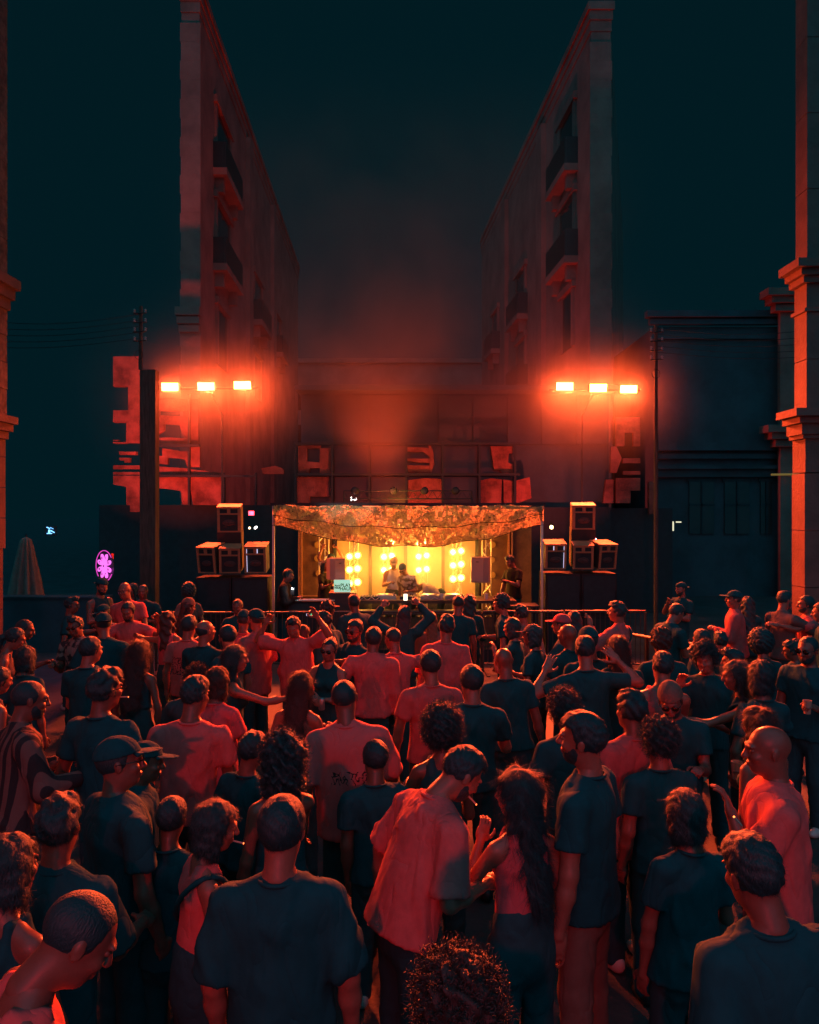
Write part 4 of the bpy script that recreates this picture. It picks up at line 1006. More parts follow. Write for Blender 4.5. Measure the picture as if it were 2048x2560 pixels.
def stack(side):
    g = 'speakers of the %s stack' % ('left' if side < 0 else 'right')
    sd = 'left' if side < 0 else 'right'
    d = 15.5; ppm = F_PX/d
    if side < 0: uc, ur, rows = 574, (518, 575, 639), (1443, 1384); zc, tops = (573, 1331), 1267
    else: uc, ur, rows = 1460, (1389, 1458, 1518), (1433, 1376); zc, tops = (1460, 1324), 1261
    zb = P(0, rows[0], d).z
    # black subwoofers under the row
    cx = P((ur[0] + ur[2])/2, 0, d).x
    for i in range(2):
        for j in range(2):
            tt = thing('subwoofer', f"black subwoofer {('under the outer', 'under the inner')[(i == 0) == (side > 0)]} half of the {sd} stack, {('bottom', 'upper')[j]} one", 'subwoofer', (cx - .37 + i*.74, d - .02 + .02*j, j*(zb/2)), group='subwoofers under the speaker stacks')
            hh = zb/2 - .01
            MB().box(-.36, .36, 0.02, .75, 0, hh).build('cabinet', M['sub_black'], tt); MB().box(-.32, .32, 0.0, .018, .06, hh - .06).build('grille', M['dark'], tt)
            for s in (-1, 1): MB().tube([(s*.34, -.012, hh/2 - .08), (s*.34, -.03, hh/2), (s*.34, -.012, hh/2 + .08)], .01, 6).build('handle', M['iron'], tt)
    names = {-1: ('outer', 'middle', 'inner'), 1: ('inner', 'middle', 'outer')}[side]
    yaws = {-1: (-14, 7, 2), 1: (-2, -7, 14)}[side]
    for k in range(3):
        w = (52, 55, 57)[k if side < 0 else 2 - k]/ppm; h = (63, 60, 64)[k if side < 0 else 2 - k]/ppm*1.02
        if side > 0: w *= .97; h *= .95
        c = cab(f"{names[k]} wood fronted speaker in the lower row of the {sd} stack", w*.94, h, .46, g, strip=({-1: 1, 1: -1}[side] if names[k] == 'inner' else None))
        c.location = P(ur[k], rows[0], d - .06); c.rotation_euler = Euler((R(10), 0, R(-yaws[k]*side*side)), 'ZYX'); c.rotation_euler = (R(10), 0, R(yaws[k]))
        c.location.z = zb + .085
    # tower behind: black box leaning with the top speaker on it
    yaw = R(7 if side < 0 else -7)
    t = thing('speaker_riser', f"tall leaning black box with yellow lit edge carrying the top speaker, {sd} stack", 'riser box', P(zc[0] + (1.5 if side < 0 else -2), 1443, d + .50)); t.location.z = zb
    t.rotation_euler = (R(8.5), 0, yaw)
    hh = P(0, zc[1], d).z - zb
    MB().box(-.24, .24, 0, .46, .085, hh).build('box', M['sub_black'], t)
    for y0, y1 in ((.02, .22), (.24, .44)): MB().box(*( (.241, .256) if side < 0 else (-.256, -.241)), y0, y1, .09, hh - .01).build('edge_board', M['ply'], t)
    c = cab(f"single wood fronted speaker at the very top of the {sd} stack", .47 if side < 0 else .46, (63.5 if side < 0 else 60)/ppm, .46, g)
    rot = Euler((R(8.5), 0, yaw)); c.rotation_euler = rot
    c.location = t.location + rot.to_matrix() @ Vector((0, -.003, hh + .004))
    for y0, y1 in ((.02, .22), (.24, .44)): MB().box(*((.236, .251) if side < 0 else (-.247, -.232)), y0, y1, .0, .5).build('edge_board', M['ply'], c)
stack(-1); stack(1)
for lb, u, v0, v1 in (('left', 665, 1487, 1700), ('right', 1367, 1480, 1700)):
    t = thing('flight_case', f'pair of tall plywood boards standing lit yellow beside the {lb} canopy post', 'boards', P(u, 1280, 15.9)); t.location.z = 0
    z1 = P(0, v0, 15.9).z; s = -1 if lb == 'left' else 1
    MB().box(-.075, -.004, 0, .5, 0, z1 - .02*(s < 0)).build('board', M['ply'], t); MB().box(.004, .075, 0, .5, 0, z1 - .03*(s > 0)).build('board', M['ply'], t)

# ------------------------------------------------------------------ stage
M['deck'] = mat('stage_deck', (.06, .045, .035), .6, noise=.3, nscale=4)
t = thing('stage_deck', 'low dark stage platform under the canopy', 'stage', (0, 0, 0))
xl, xr = P(690, 0, 15.3).x, P(1352, 0, 15.3).x
for i in range(6):
    a = xl + (xr - xl)*i/6; MB().box(a + .005, a + (xr - xl)/6 - .005, 15.2, 19.0, .02, .25).build('deck_panel', M['deck'], t)
MB().box(xl, xr, 15.17, 15.195, 0, .25).build('skirt', M['dark'], t)
# canopy frame
t = thing('canopy_frame', 'slim metal frame of the stage canopy with four posts', 'canopy frame', (0, 0, 0))
zt = P(0, 1261, 15.0).z; XA, XB = P(684, 0, 15.0).x, P(1355, 0, 15.0).x
for x, y in ((XA, 15.0), (XB, 15.0), (XA + .25, 18.9), (XB - .25, 18.9)): MB().box(x - .022, x + .022, y - .022, y + .022, 0, zt - .03).build('post', M['alu'], t)
MB().box(XA - .06, XB + .06, 14.97, 15.03, zt - .03, zt + .03).build('beam', M['iron'], t); MB().box(XA + .2, XB - .2, 18.87, 18.93, zt - .03, zt + .03).build('beam', M['iron'], t)
for x0, x1 in ((XA, XA + .25), (XB, XB - .25)): MB().tube([(x0, 15.04, zt), (x1, 18.86, zt)], .028).build('beam', M['iron'], t)
# camouflage net: a sagging sheet plus thousands of small garnish leaves
t = thing('camouflage_net', 'sagging camouflage net draped over the stage canopy, glowing amber from below', 'netting', (0, 0, 0))
def net_pt(a, b):
    """a 0..1 across, b 0..1 from the front beam down to the hem, then back up to the rear"""
    x = XA + (XB - XA)*a
    hem = .37 + (.46*(math.sin(math.pi*min(1, max(0, (a*1.04 - .02))))**.8)) + .008*math.sin(a*23)
    if a > .9: hem *= .98
    q = b
    return Vector((x + .02*math.sin(a*40), 14.94 + .55*q*q*math.sin(math.pi*a)**.5 + .05*math.sin(a*17 + q*3)*q + .02*math.sin(a*60 + q*11), zt - .03 - hem*q + .02*math.sin(a*31 + q*5)))
NA, NB = 120, 14
vs_, fs_ = [], []
for j in range(NB):
    for i in range(NA): vs_.append(net_pt(i/(NA-1), j/(NB-1)))
fs_ = [(j*NA+i, j*NA+i+1, (j+1)*NA+i+1, (j+1)*NA+i) for j in range(NB-1) for i in range(NA-1) if rng.random() > .30]
MB().add(vs_, fs_).build('net_sheet', M['net'], t, True)
vs_, fs_ = [], []
def leafy(c, n_out, s):
    a = rng.random()*6.28; u = Vector((math.cos(a), .6*(rng.random()-.5), math.sin(a))).normalized(); w = u.cross(Vector((0, -1, 0)) + Vector((rng.uniform(-.9, .9), 0, rng.uniform(-.9, .9)))).normalized()
    l, k = s*rng.uniform(.7, 1.6), s*rng.uniform(.30, .6); c = c + n_out; o = len(vs_); b = Vector((0, -s*.5*rng.random(), 0))
    vs_.extend([c - u*l*.5, c + w*k*.5 + b, c + u*l*.5, c - w*k*.5 + b]); fs_.append((o, o+1, o+2, o+3))
for _ in range(30000): leafy(net_pt(rng.random(), rng.random()), Vector((0, -.015 - .02*rng.random(), 0)), .025)
MB().add(vs_, fs_).build('garnish_leaves', M['net'], t, kind='stuff')
for q in (.52, .99):
    MB().tube([net_pt(i/40, q) + Vector((0, -.05, 0)) for i in range(41)], .007, 5).build('edge_rope', M['iron'], t)
# roof part of the net
vs_, fs_ = [], []
for j in range(12):
    for i in range(60):
        a, b = i/59, j/11; vs_.append((XA + .12 + (XB - XA - .24)*a, 15.06 + 3.8*b, zt - .02 - .45*math.sin(math.pi*a)*math.sin(math.pi*b) + .02*math.sin(a*40 + b*20)))
fs_ = [(j*60+i, j*60+i+1, (j+1)*60+i+1, (j+1)*60+i) for j in range(11) for i in range(59) if rng.random() > .2]
MB().add(vs_, fs_).build('roof_sheet', M['net'], t, True)
# backdrop panels
DB = 18.6
t = thing('stage_backdrop', 'row of amber lit cloth panels closing the back of the stage', 'backdrop', (0, DB, 0))
bx = lambda u: P(u, 0, DB).x
bz = lambda v: P(0, v, DB).z
edges = [838, 926, 1014, 1108, 1192]
for a, b, m in zip(edges[:-1], edges[1:], ('backcloth', 'backcloth', 'gauze', 'backcloth')):
    MB().box(bx(a) + .04, bx(b) - .04, 0, .03, bz(1494), bz(1300)).build('panel', M[m], t)
for u in edges: MB().box(bx(u) - .035, bx(u) + .035, -.04, .06, .25, bz(1296)).build('upright', M['dark'], t)
MB().box(bx(838), bx(1192), -.06, -.042, bz(1499), bz(1493)).build('bottom_rail', M['alu'], t)
for ua, ub in ((748, 836), (1194, 1330)):
    MB().box(bx(ua), bx(ub), .08, .1, .25, bz(1300)).build('side_panel', M['sidecloth'], t)
for u in (748, 754, 1272, 1280): MB().box(bx(u) - .02, bx(u) + .02, -.03, .07, .25, bz(1305)).build('side_upright', M['ply'], t)
MB().box(bx(748), bx(830), -.02, .02, bz(1491), bz(1488)).build('side_rail', M['ply'], t)
for i, (u, v) in enumerate(((793, 1362), (793, 1396), (797, 1434), (1232, 1362), (1230, 1400), (1232, 1438))):
    MB().lathe([(0, -.01), (.075, -.008), (.08, .02), (0, .02)], 20, Matrix.Translation((bx(u), .04, bz(v))), 'y').build('round_patch', mat('ochre_disc', (.40, .26, .07), .8) if i == 0 else bpy.data.materials['ochre_disc'], t)
# truss columns
def truss(name, label, u, d, w, v0, v1, cat='truss', group=None, m='alu'):
    t_ = thing(name, label, cat, P(u, 1280, d), group=group); t_.location.z = .25
    h = P(0, v0, d).z - .25
    for x, y in ((-w/2, 0), (w/2, 0), (0, w*.8)): MB().tube([(x, y, 0), (x, y, h)], .018, 8).build('chord', M[m], t_)
    n = max(3, int(h/(w*1.15)))
    for i in range(n):
        z0, z1 = h*i/n, h*(i+1)/n; s = 1 if i % 2 else -1
        MB().tube([(-s*w/2, 0, z0 + .01), (s*w/2, 0, z1 - .01)], .011, 6).build('brace', M[m], t_)
        MB().tube([(s*w/2, 0, z0 + .01), (0, w*.8, z1 - .01)], .009, 6).build('brace', M[m], t_)
    return t_
truss('truss_column', 'lattice truss column at the left side of the stage', 810, 18.2, .23, 1325, 1500, group='truss columns at the sides')
truss('truss_column', 'lattice truss column at the right side of the stage', 1217, 18.2, .21, 1325, 1500, group='truss columns at the sides')
# lamp columns
M['lit_reflector'] = mat('lit_reflector', (.8, .6, .3), .4, emit=(1, .50, .10), estr=1.5)  # soft halo round the bulbs put into the reflectors as emission
M['stage_bulb'] = mat('amber_bulb', (.9, .8, .6), .3, emit=(1, .62, .22), estr=22)
cols = ((884, (1390, 1423, 1457)), (970, (1358, 1391, 1424)), (1057, (1357, 1390, 1424)), (1143, (1379, 1412, 1446)))
nm = ('far left', 'left of the middle', 'right of the middle', 'far right')
for (u, vs3), n_ in zip(cols, nm):
    truss('lamp_column', f'slim lattice column {n_} on the stage carrying three lamp pairs', u, 18.0, .20, 1330, 1500, 'lamp column', 'lamp columns on the stage')
    for j, v in enumerate(vs3):
        p = P(u, v, 17.84)
        f = thing('blinder_lamp', f"{('top', 'middle', 'lowest')[j]} glowing lamp pair on the lamp column {n_}", 'stage lamp', p, group='amber lamp pairs on the stage')
        f.rotation_euler = (0, R(-8), 0)
        MB().box(-.14, .14, .03, .12, -.045, .045).build('housing', M['dark'], f)
        for s in (-1, 1): MB().lathe([(0, .0285), (.060, .0285), (.082, .012), (.090, .014), (.090, .034), (0, .034)], 20, Matrix.Translation((s*.096, 0, 0)), 'y').build('reflector', M['lit_reflector'], f, True)
        for s in (-1, 1): MB().lathe([(0, -.012), (.030, -.008), (.044, .006), (.048, .028), (0, .028)], 18, Matrix.Translation((s*.096, 0, 0)), 'y').build('bulb', M['stage_bulb'], f, True)
        lamp('amber_front', 'POINT', p + Vector((0, -.16 if j else -.7, 0)), None, 34 if j else 50, AMBER, shadow_soft_size=.08)
        lamp('amber_back', 'POINT', p + Vector((.17*(1 if j % 2 else -1), .36, 0)), None, 11, AMBER, shadow_soft_size=.12)
# reflection of the front truss and par cans, built solid behind the canopy
d = 20.6
t = thing('par_truss', 'horizontal truss with four round par cans above the canopy', 'lighting truss', P(1000, 1280, d)); t.location.z = 0
xa, xb = P(860, 0, d).x - t.location.x, P(1180, 0, d).x - t.location.x; z0, z1 = P(0, 1247, d).z, P(0, 1227, d).z
for z in (z0, z1): MB().tube([(xa, 0, z), (xb, 0, z)], .016).build('chord', M['dark'], t)
for x in (xa, xb): MB().tube([(x, .02, 0), (x, .02, z1)], .025).build('leg', M['dark'], t)
n = 26
mb = MB()
for i in range(n): a = xa + (xb - xa)*i/n; b = xa + (xb - xa)*(i+1)/n; mb.tube([(a, 0, z0 if i % 2 else z1), (b, 0, z1 if i % 2 else z0)], .007, 5)
mb.build('lacing', M['dark'], t)
for u in (888, 984, 1062, 1139):
    x = P(u, 0, d).x - t.location.x
    MB().lathe([(0, -.16), (.07, -.15), (.105, -.02), (.105, .12), (.09, .12), (.08, -.0), (0, -.0)], 22, Matrix.Translation((x, -.02, z1)), 'y').build('par_can', M['dark'], t)
lamp('smoke_uplight', 'SPOT', P(960, 1262, 20.2), P(880, 300, 20.4), 1500, (1, .15, .045), spot_size=R(74), spot_blend=1.0, shadow_soft_size=.2)  # added spot without a fixture, reddens the smoke plume from below

lamp('amber_top', 'POINT', P(1000, 1262, 20.2), None, 45, AMBER, shadow_soft_size=.2)  # added hidden point lamp that warms the panes behind the canopy
# ---- monitors on stands
def monitor(label, u, v0, v1, w, rz, side):
    d = 16.3; t_ = thing('stage_monitor', label, 'loudspeaker', P(u, 1280, d), rz); t_.location.z = .25
    z0, z1 = P(0, v1, d).z - .25, P(0, v0, d).z - .25
    mb = MB(); prof = [(-w*.34, 0), (w*.34, 0), (w*.52, .14), (w*.42, .42), (-w*.42, .42), (-w*.52, .14)]
    vs_ = [(x, y, z0) for x, y in prof] + [(x, y, z1) for x, y in prof]
    mb.add(vs_, [tuple(range(5, -1, -1)), tuple(range(6, 12))] + [(i, (i+1) % 6, (i+1) % 6 + 6, i + 6) for i in range(6)]); mb.build('cabinet', M['grey'], t_)
    MB().box(-w*.31, w*.31, -.012, -.002, z0 + .03, z1 - .03).build('grille', M['grey_grille'], t_)
    MB().box(-.03, .03, -.015, -.0125, z1 - .10, z1 - .085).build('badge', M['dark'], t_)
    MB().tube([(0, .2, 0), (0, .2, z0 - .002)], .022).build('pole', M['iron'], t_)
    for a in (20, 140, 260): MB().tube([(0, .2, .35), (.35*math.cos(R(a)), .2 + .35*math.sin(R(a)), .015)], .012).build('leg', M['iron'], t_)
M['grey_grille'] = mat('grey_grille', (.42, .42, .44), .6, bump=.6, bscale=400)
monitor('pale grey loudspeaker on a stand at the left of the stage', 850, 1397, 1450, .34, R(28), -1)
monitor('dark grey loudspeaker on a pole at the right of the stage', 1194, 1394, 1457, .40, R(-22), 1)
lamp('stage_white_wash', 'SPOT', (-2.0, 13.6, 4.6), (-.4, 16.6, 1.6), 230, (1, .86, .78), spot_size=R(36), spot_blend=.8, shadow_soft_size=.1)

# ---- DJ table, decks, cases, screen
t = thing('dj_table', 'long dark performance table across the stage front', 'table', (0, 0, 0))
d = 15.75; za = P(0, 1500, d).z; xa, xb = P(886, 0, d).x, P(1290, 0, d).x
for i in range(3):
    a, b = xa + (xb - xa)*i/3, xa + (xb - xa)*(i+1)/3
    MB().box(a + .004, b - .004, d - .1, d + .75, za - .06, za).build('table_top', M['deck'], t)
    MB().box(a + .03, b - .03, d - .03, d, .25, za - .35).build('front_panel', M['sidecloth'], t)
    MB().box(a + .02, b - .02, d - .08, d + .6, za - .30, za - .27).build('shelf', M['ply_dark'], t)
for x in (xa, (2*xa + xb)/3, (xa + 2*xb)/3, xb): MB().box(x - .025, x + .025, d + .02, d + .07, .25, za - .062).build('leg', M['iron'], t)
M['chrome'] = mat('brushed_metal', (.7, .66, .6), .28, metal=.9)
def deck(label, u, w):
    q = thing('turntable', label, 'turntable', P(u, 1500, d + .25)); q.location.z = za
    MB().box(-w/2, w/2, -.18, .18, .002, .075).build('plinth', M['grey'], q); MB().lathe([(0, .077), (.15, .077), (.155, .09), (.15, .10), (0, .10)], 28, Matrix.Translation((-.03, 0, 0))).build('platter', M['chrome'], q, False)
    MB().tube([(w/2 - .05, .13, .11), (w/2 - .05, -.05, .12), (.06, -.12, .112)], .007, 6).build('tonearm', M['chrome'], q)
    MB().lathe([(0, .078), (.02, .078), (.018, .1), (0, .1)], 10, Matrix.Translation((w/2 - .04, -.14, 0))).build('pitch_fader', M['dark'], q)
deck('left silver turntable in front of the DJ in the white vest', 966, .42)
deck('middle turntable right of the DJ in the patterned shirt', 1078, .45)
deck('right turntable near the right monitor', 1136, .40)
for lb, u, w in (('left of the decks', 926, .42), ('between the decks', 1020, .34)):
    q = thing('mixer', f'small mixer with rows of knobs {lb}', 'mixer', P(u, 1500, d + .2)); q.location.z = za
    MB().box(-w/2, w/2, -.14, .14, .002, .06).build('body', M['dark'], q)
    for i in range(6):
        for j in range(3): MB().lathe([(0, .062), (.011, .062), (.009, .08), (0, .08)], 8, Matrix.Translation((-w*.38 + i*w*.15, -.09 + j*.08, 0))).build('knob', M['chrome'], q)
for k, (ua, ub, sg) in enumerate(((1056, 1110, 1), (1098, 1160, -1), (900, 950, 1))):
    a, b = P(ua, 1500, d - .05), P(ub, 1500, d - .02)
    pts = [a.lerp(b, i/16) for i in range(17)]
    pts = [Vector((p.x, p.y + .04*math.sin(i*.9), za + .012 + (.04*math.sin(i*.5)**2))) for i, p in enumerate(pts)]
    MB().tube(pts, .008, 5).build('cable', M['grey'], label=f"pale cable looping along the table edge {('below the middle turntable', 'below the right turntable', 'below the left mixer')[k]}", cat='cable', group='loose cables on the table')
t = thing('road_case', 'dark road case under the glowing screen', 'case', P(855, 1280, 15.6)); t.location.z = 0
zk = P(0, 1482, 15.6).z
MB().box(-.26, .26, 0, .5, .25, zk - .012).build('body', M['ply_dark'], t); MB().box(-.275, .275, -.012, .512, zk - .01, zk).build('lid', M['ply'], t)
M['mint'] = mat('mint_screen', (.4, .7, .6), .4, emit=(.46, 1.0, .74), estr=.62)
t = thing('screen_sign', 'mint green glowing screen reading PLAY HAUS on the road case', 'screen', P(856, 1466, 15.75))
w, h = .172, .137
MB().box(-w - .006, w + .006, .004, .03, -h - .006, h + .006).build('casing', M['grey'], t); MB().box(-w, w, -.001, .003, -h, h).build('lit_screen', M['mint'], t)
M['green_ink'] = mat('green_letter', (.02, .16, .06), .9); M['grey_ink'] = mat('grey_letter', (.05, .11, .09), .9)
text('letters', 'PLAY', .098, M['green_ink'], t, (.072, -.004, .022), (R(90), 0, 0), .001, 'CENTER', .002); text('letters', 'HAUS', .098, M['green_ink'], t, (.072, -.004, -.052), (R(90), 0, 0), .001, 'CENTER', .002)
text('small_letters', 'PLAY', .048, M['grey_ink'], t, (-.100, -.004, .014), (R(90), 0, 0), .001, 'CENTER', .003); text('small_letters', 'HAUS', .048, M['grey_ink'], t, (-.100, -.004, -.030), (R(90), 0, 0), .001, 'CENTER', .003)
t = thing('equipment_rack', 'low equipment rack with chrome rails and green display at the left stage front', 'rack', P(770, 1280, 15.55)); t.location.z = 0
xa, xb = -.62, .45; zk = P(0, 1503, 15.55).z
MB().box(xa, xb, 0, .5, .25, zk - .02).build('body', M['dark'], t); MB().box(xa, xb, -.03, .5, zk - .017, zk).build('top', M['iron'], t)
for k in range(3): MB().tube([(xa + .2, -.03 + k*.1, zk + .02), (xb + .1, -.03 + k*.1, zk + .02)], .012).build('rail', M['chrome'], t)
MB().box(xa, xb, -.012, -.002, zk - .20, zk - .185).build('front_rail', M['ply'], t)
MB().box(.06, .10, -.010, -.003, zk - .30, zk - .25).build('display', mat('green_display', (.2, .5, .3), .4, emit=(.12, .9, .3), estr=.9), t)
for k in range(4): MB().box(-.03 + k*.025, -.018 + k*.025, -.010, -.003, zk - .30, zk - .25 - .012*k).build('indicator', M['strip_led'], t)
for k, (u, c) in enumerate(((1216, 'white'), (1104, 'white'))):
    q = thing('paper_cup', f"{('white paper cup on the table right of the right turntable', 'white paper cup on the table between the turntables')[k]}", 'cup', P(u, 1500, d + .1)); q.location.z = za + .002
    MB().lathe([(0, 0), (.032, 0), (.042, .12), (.038, .12), (.03, .006), (0, .006)], 16).build('cup', M['white_cup'] if 'white_cup' in M else M.setdefault('white_cup', mat('paper_white', (.75, .72, .68), .8)), q)
q = thing('side_table', 'small table with bright edge at the right of the stage', 'table', P(1310, 1280, 15.4)); q.location.z = 0
zk = P(0, 1515, 15.4).z
MB().box(-.62, .32, 0, .55, zk - .03, zk).build('table_top', M['ply_dark'], q)
for x in (-.58, .28):
    for y in (.04, .5): MB().box(x - .02, x + .02, y - .02, y + .02, 0, zk - .032).build('leg', M['iron'], q)

# ---- crowd barriers along the stage front
def barrier(label, x0, x1, y, z):
    q = thing('crowd_barrier', label, 'barrier', ((x0+x1)/2, y, 0), group='crowd barriers along the stage'); w = (x1 - x0)/2 - .02
    MB().tube([(-w, 0, z), (w, 0, z)], .022).build('top_rail', M['barrier'], q); MB().tube([(-w, 0, .18), (w, 0, .18)], .018).build('bottom_rail', M['barrier'], q)
    for s in (-1, 1):
        MB().tube([(s*w, 0, .03), (s*w, 0, z - .02)], .022).build('post', M['barrier'], q); MB().box(s*w*.9 - .03, s*w*.9 + .03, -.3, .3, 0, .02).build('foot', M['barrier'], q)
    mb = MB()
    for i in range(1, 16): x = -w + 2*w*i/16; mb.tube([(x, 0, .195), (x, 0, z - .02)], .008, 6)
    mb.build('bars', M['barrier'], q, kind='stuff')
M['barrier'] = mat('dark_steel_barrier', (.10, .085, .08), .45, metal=.6)
xs = [P(388, 0, 14.2).x + i*((P(1612, 0, 14.2).x - P(388, 0, 14.2).x)/6) for i in range(7)]
for i in range(6): barrier(f"{('first', 'second', 'third', 'fourth', 'fifth', 'sixth')[i]} steel barrier from the left along the stage front", xs[i], xs[i+1], 14.2 - .02*i, 1.12 + .008*i)
q = thing('barrier_gate', 'black tubular gate frame standing open right of the man with the strap', 'gate', P(1618, 1280, 10.6), R(-60)); 
q.location.z = 0
for a, b in (((-.45, 0, .05), (-.45, 0, 1.25)), ((.45, 0, .05), (.45, 0, 1.25)), ((-.45, 0, 1.25), (.45, 0, 1.25)), ((-.45, 0, .3), (.45, 0, .3)), ((-.45, 0, .3), (.45, 0, .85)), ((0, 0, .3), (0, 0, 1.25))):
    MB().tube([a, b], .024).build('rail', M['iron'], q)
for s in (-.45, .45): MB().box(s - .04, s + .04, -.3, .3, 0, .03).build('foot', M['iron'], q)
# ------------------------------------------------------------------ everyone: crown pixel (u, v), distance, facing (0 = towards the stage, 90 = left, -90 = right, 180 = to us)
print_cloth('tee_print', (.58, .14, .14), 1.20, 1.29, .13)
print_cloth('tee_print_small', (.52, .14, .13), 1.10, 1.30, .16)
H = {}
def pp(key, *a, **k): H[key] = person(*a, **k)
# -- nearest row
pp('bottom_bald', 'shaven headed person in a pale vest leaning to the right, bottom left corner', 258, 2238, 2.35, -62, 'tank', 'w', 'buzz', head=(-4, 26), lean=(14, 0), skin=1, wide=1.05)
pp('edge_shoulder', 'dark haired woman with one bare lit shoulder cut off by the left edge', 22, 2085, 2.95, -20, 'crop', 'k', 'bob', sex='f', skin=1)
pp('front_black', 'man seen from behind in a wide black tee, front and left of the middle', 707, 1990, 3.05, 4, 'baggy', 'k', 'short', head=(-6, 6), skin=0, wide=.98)
pp('front_woman', 'woman in profile with a lit strap top, just left of the front man in black', 548, 2003, 3.55, -62, 'tank', 'w', 'bob', arms=('down', 'drink'), sex='f', skin=0, head=(-8, 8), strap='l')
pp('bottom_curly', 'curly head poking up at the very bottom middle', 1140, 2396, 1.96, 8, 'tee', 'k', 'curly', 'b', skin=1)
pp('bottom_right', 'man seen from behind in a black tee, bottom right corner', 1868, 2087, 2.7, 6, 'baggy', 'k', 'fade', head=(0, 5), skin=1, wide=1.02)
pp('couple_man', 'man in a loose white shirt bowing towards the long haired woman', 1190, 1876, 3.95, -62, 'baggy', 'w', 'fade', arms=('pocket', 'drink'), head=(-6, 30), lean=(22, 2), beard=True, skin=0, hem=.86, wide=1.1)
pp('couple_woman', 'woman with very long dark hair facing the bowing man', 1292, 1922, 3.80, 22, 'tank', 'p', 'xlong', arms=('face', 'down'), sex='f', head=(30, 6), skin=0, legs='d')
pp('beard_black', 'bearded man in a black tee looking left, right of the couple', 1462, 1783, 3.95, 58, 'tee', 'k', 'fade', head=(14, 0), beard=True, skin=0, wide=1.1, legs='n', arms=('down', 'down'))
pp('bald_white', 'big bald man in a white tee with his hand at his mouth, right side', 1922, 1816, 4.0, 72, 'baggy', 'w', None, arms=('face', 'down'), head=(8, -2), skin=1, wide=1.15, hands=('relax', None))
pp('cap_left', 'man in a dark cap and black shirt facing right, lower left', 292, 1845, 3.95, -48, 'tee', 'k', 'short', head=(-14, 0), cap='cap', capc='k', skin=1, glasses='clear', wide=1.38)
pp('cap_left_friend', 'dark capped person half hidden in front of the capped man, lower left', 366, 1856, 4.55, -80, 'jacket', 'k', 'short', cap='cap', capc='k', skin=1)
pp('big_curl', 'woman with a big mass of dark curls behind the front man in black', 708, 1838, 4.3, 30, 'tank', 'k', 'bigcurl', sex='f', skin=1, head=(16, 4), arms=('down', 'fwd'))
pp('small_face', 'half hidden person left of the woman with the big curls', 634, 1832, 4.85, -28, 'tee', 'k', 'fade', skin=1, wide=.9)
pp('wavy_right', 'wavy haired woman right above the bald man in white', 1893, 1765, 4.95, 25, 'tank', 'k', 'wavy', 'b', sex='f', skin=0, arms=('down', 'drink'))
# -- second row
pp('white_back', 'broad man seen from behind in a pale tee, left of the middle', 489, 1690, 5.3, 2, 'tee', 'w', 'fade', head=(-14, 4), skin=1, wide=1.12, arms=('down', 'drink'))
pp('tee_print', 'tall man seen from behind in a long pale tee with script print', 857, 1700, 5.2, 3, 'baggy', 'tee_print', 'buzz', skin=1, wide=1.10, arms=('down', 'drink'), hem=.78)
pp('afro_woman', 'woman with a short round afro in a dark sleeveless top, centre', 1106, 1764, 4.95, 5, 'tank', 'd', 'afro', sex='f', skin=2)
pp('long_bare', 'long haired woman with one bare shoulder left of the man in the printed tee', 757, 1676, 6.1, -14, 'crop', 'n', 'long', 'b', sex='f', skin=0)
pp('white_right', 'dark haired man in a loose white shirt half hidden by raised arms, right of middle', 1583, 1722, 5.1, 22, 'baggy', 'c', 'crop', skin=1, arms=('drink', 'down'))
pp('curl_dark', 'dark curly head right below the man with both hands at his ears', 1405, 1727, 5.35, 4, 'tee', 'k', 'curly', skin=1)
pp('black_left_back', 'tall man in a black shirt with a cigarette, seen from behind at left', 262, 1667, 5.2, -22, 'tee', 'k', 'crop', head=(-14, 2), skin=1, wide=1.12, glasses='clear')
pp('striped', 'man in a striped dark shirt turned right at the left edge', 80, 1703, 5.15, -50, 'long', 'striped', 'buzz', head=(-14, 6), skin=1, beard=True)
pp('bandana', 'man in a bandana and dark glasses facing us, looking down', 1672, 1714, 5.6, 168, 'tee', 'k', 'short', head=(0, 22), cap='beanie', capc='n', glasses='dark', beard=True, arms=('phone', 'phone'), skin=1)
pp('hands_up_black', 'man in a black tee seen from behind with both hands up by his ears', 1462, 1590, 7.0, 4, 'tee', 'k', 'fade', arms=('head', 'head'), hands=('open', 'open'), skin=0, wide=1.08, head=(-6, 6))
pp('grey_back', 'man seen from behind in a faded tee left of the afro woman', 1076, 1625, 6.6, 6, 'tee', 'c', 'short', head=(12, 4), skin=0, wide=1.1)
pp('short_black', 'short haired man in a black tee seen from behind right of the faded tee', 1180, 1662, 5.95, 4, 'tee', 'k', 'short', head=(16, 4), skin=0, wide=1.1)
pp('bald_black', 'bald man in black seen from behind, right of the tall white tee', 1256, 1620, 7.0, -3, 'tee', 'k', None, skin=1)
pp('tank_back', 'short haired man seen from behind in a pale vest, right side', 1661, 1630, 6.5, 4, 'tank', 'c', 'fade', skin=0, wide=1.08)
pp('woman_profile', 'woman in profile with strap top and shoulder bag, right side', 1838, 1650, 6.3, 62, 'tank', 'k', 'long', sex='f', head=(18, 0), arms=('fwd', 'phone'), skin=0, strap='r')
pp('curly_smoker', 'curly haired man facing us smoking, right side', 1759, 1607, 6.9, 155, 'tee', 'k', 'curly', skin=0, head=(-10, 6), arms=('down', 'face'))
pp('glasses_right', 'man in black with dark glasses near the right edge', 2020, 1592, 7.1, 128, 'tee', 'k', 'buzz', glasses='dark', beard=True, skin=1, arms=('drink', 'down'), wide=1.05)
pp('profile_lamp', 'man with swept hair in profile behind the woman with the shoulder bag', 1830, 1619, 7.6, 66, 'tee', 'd', 'quiff', skin=0)
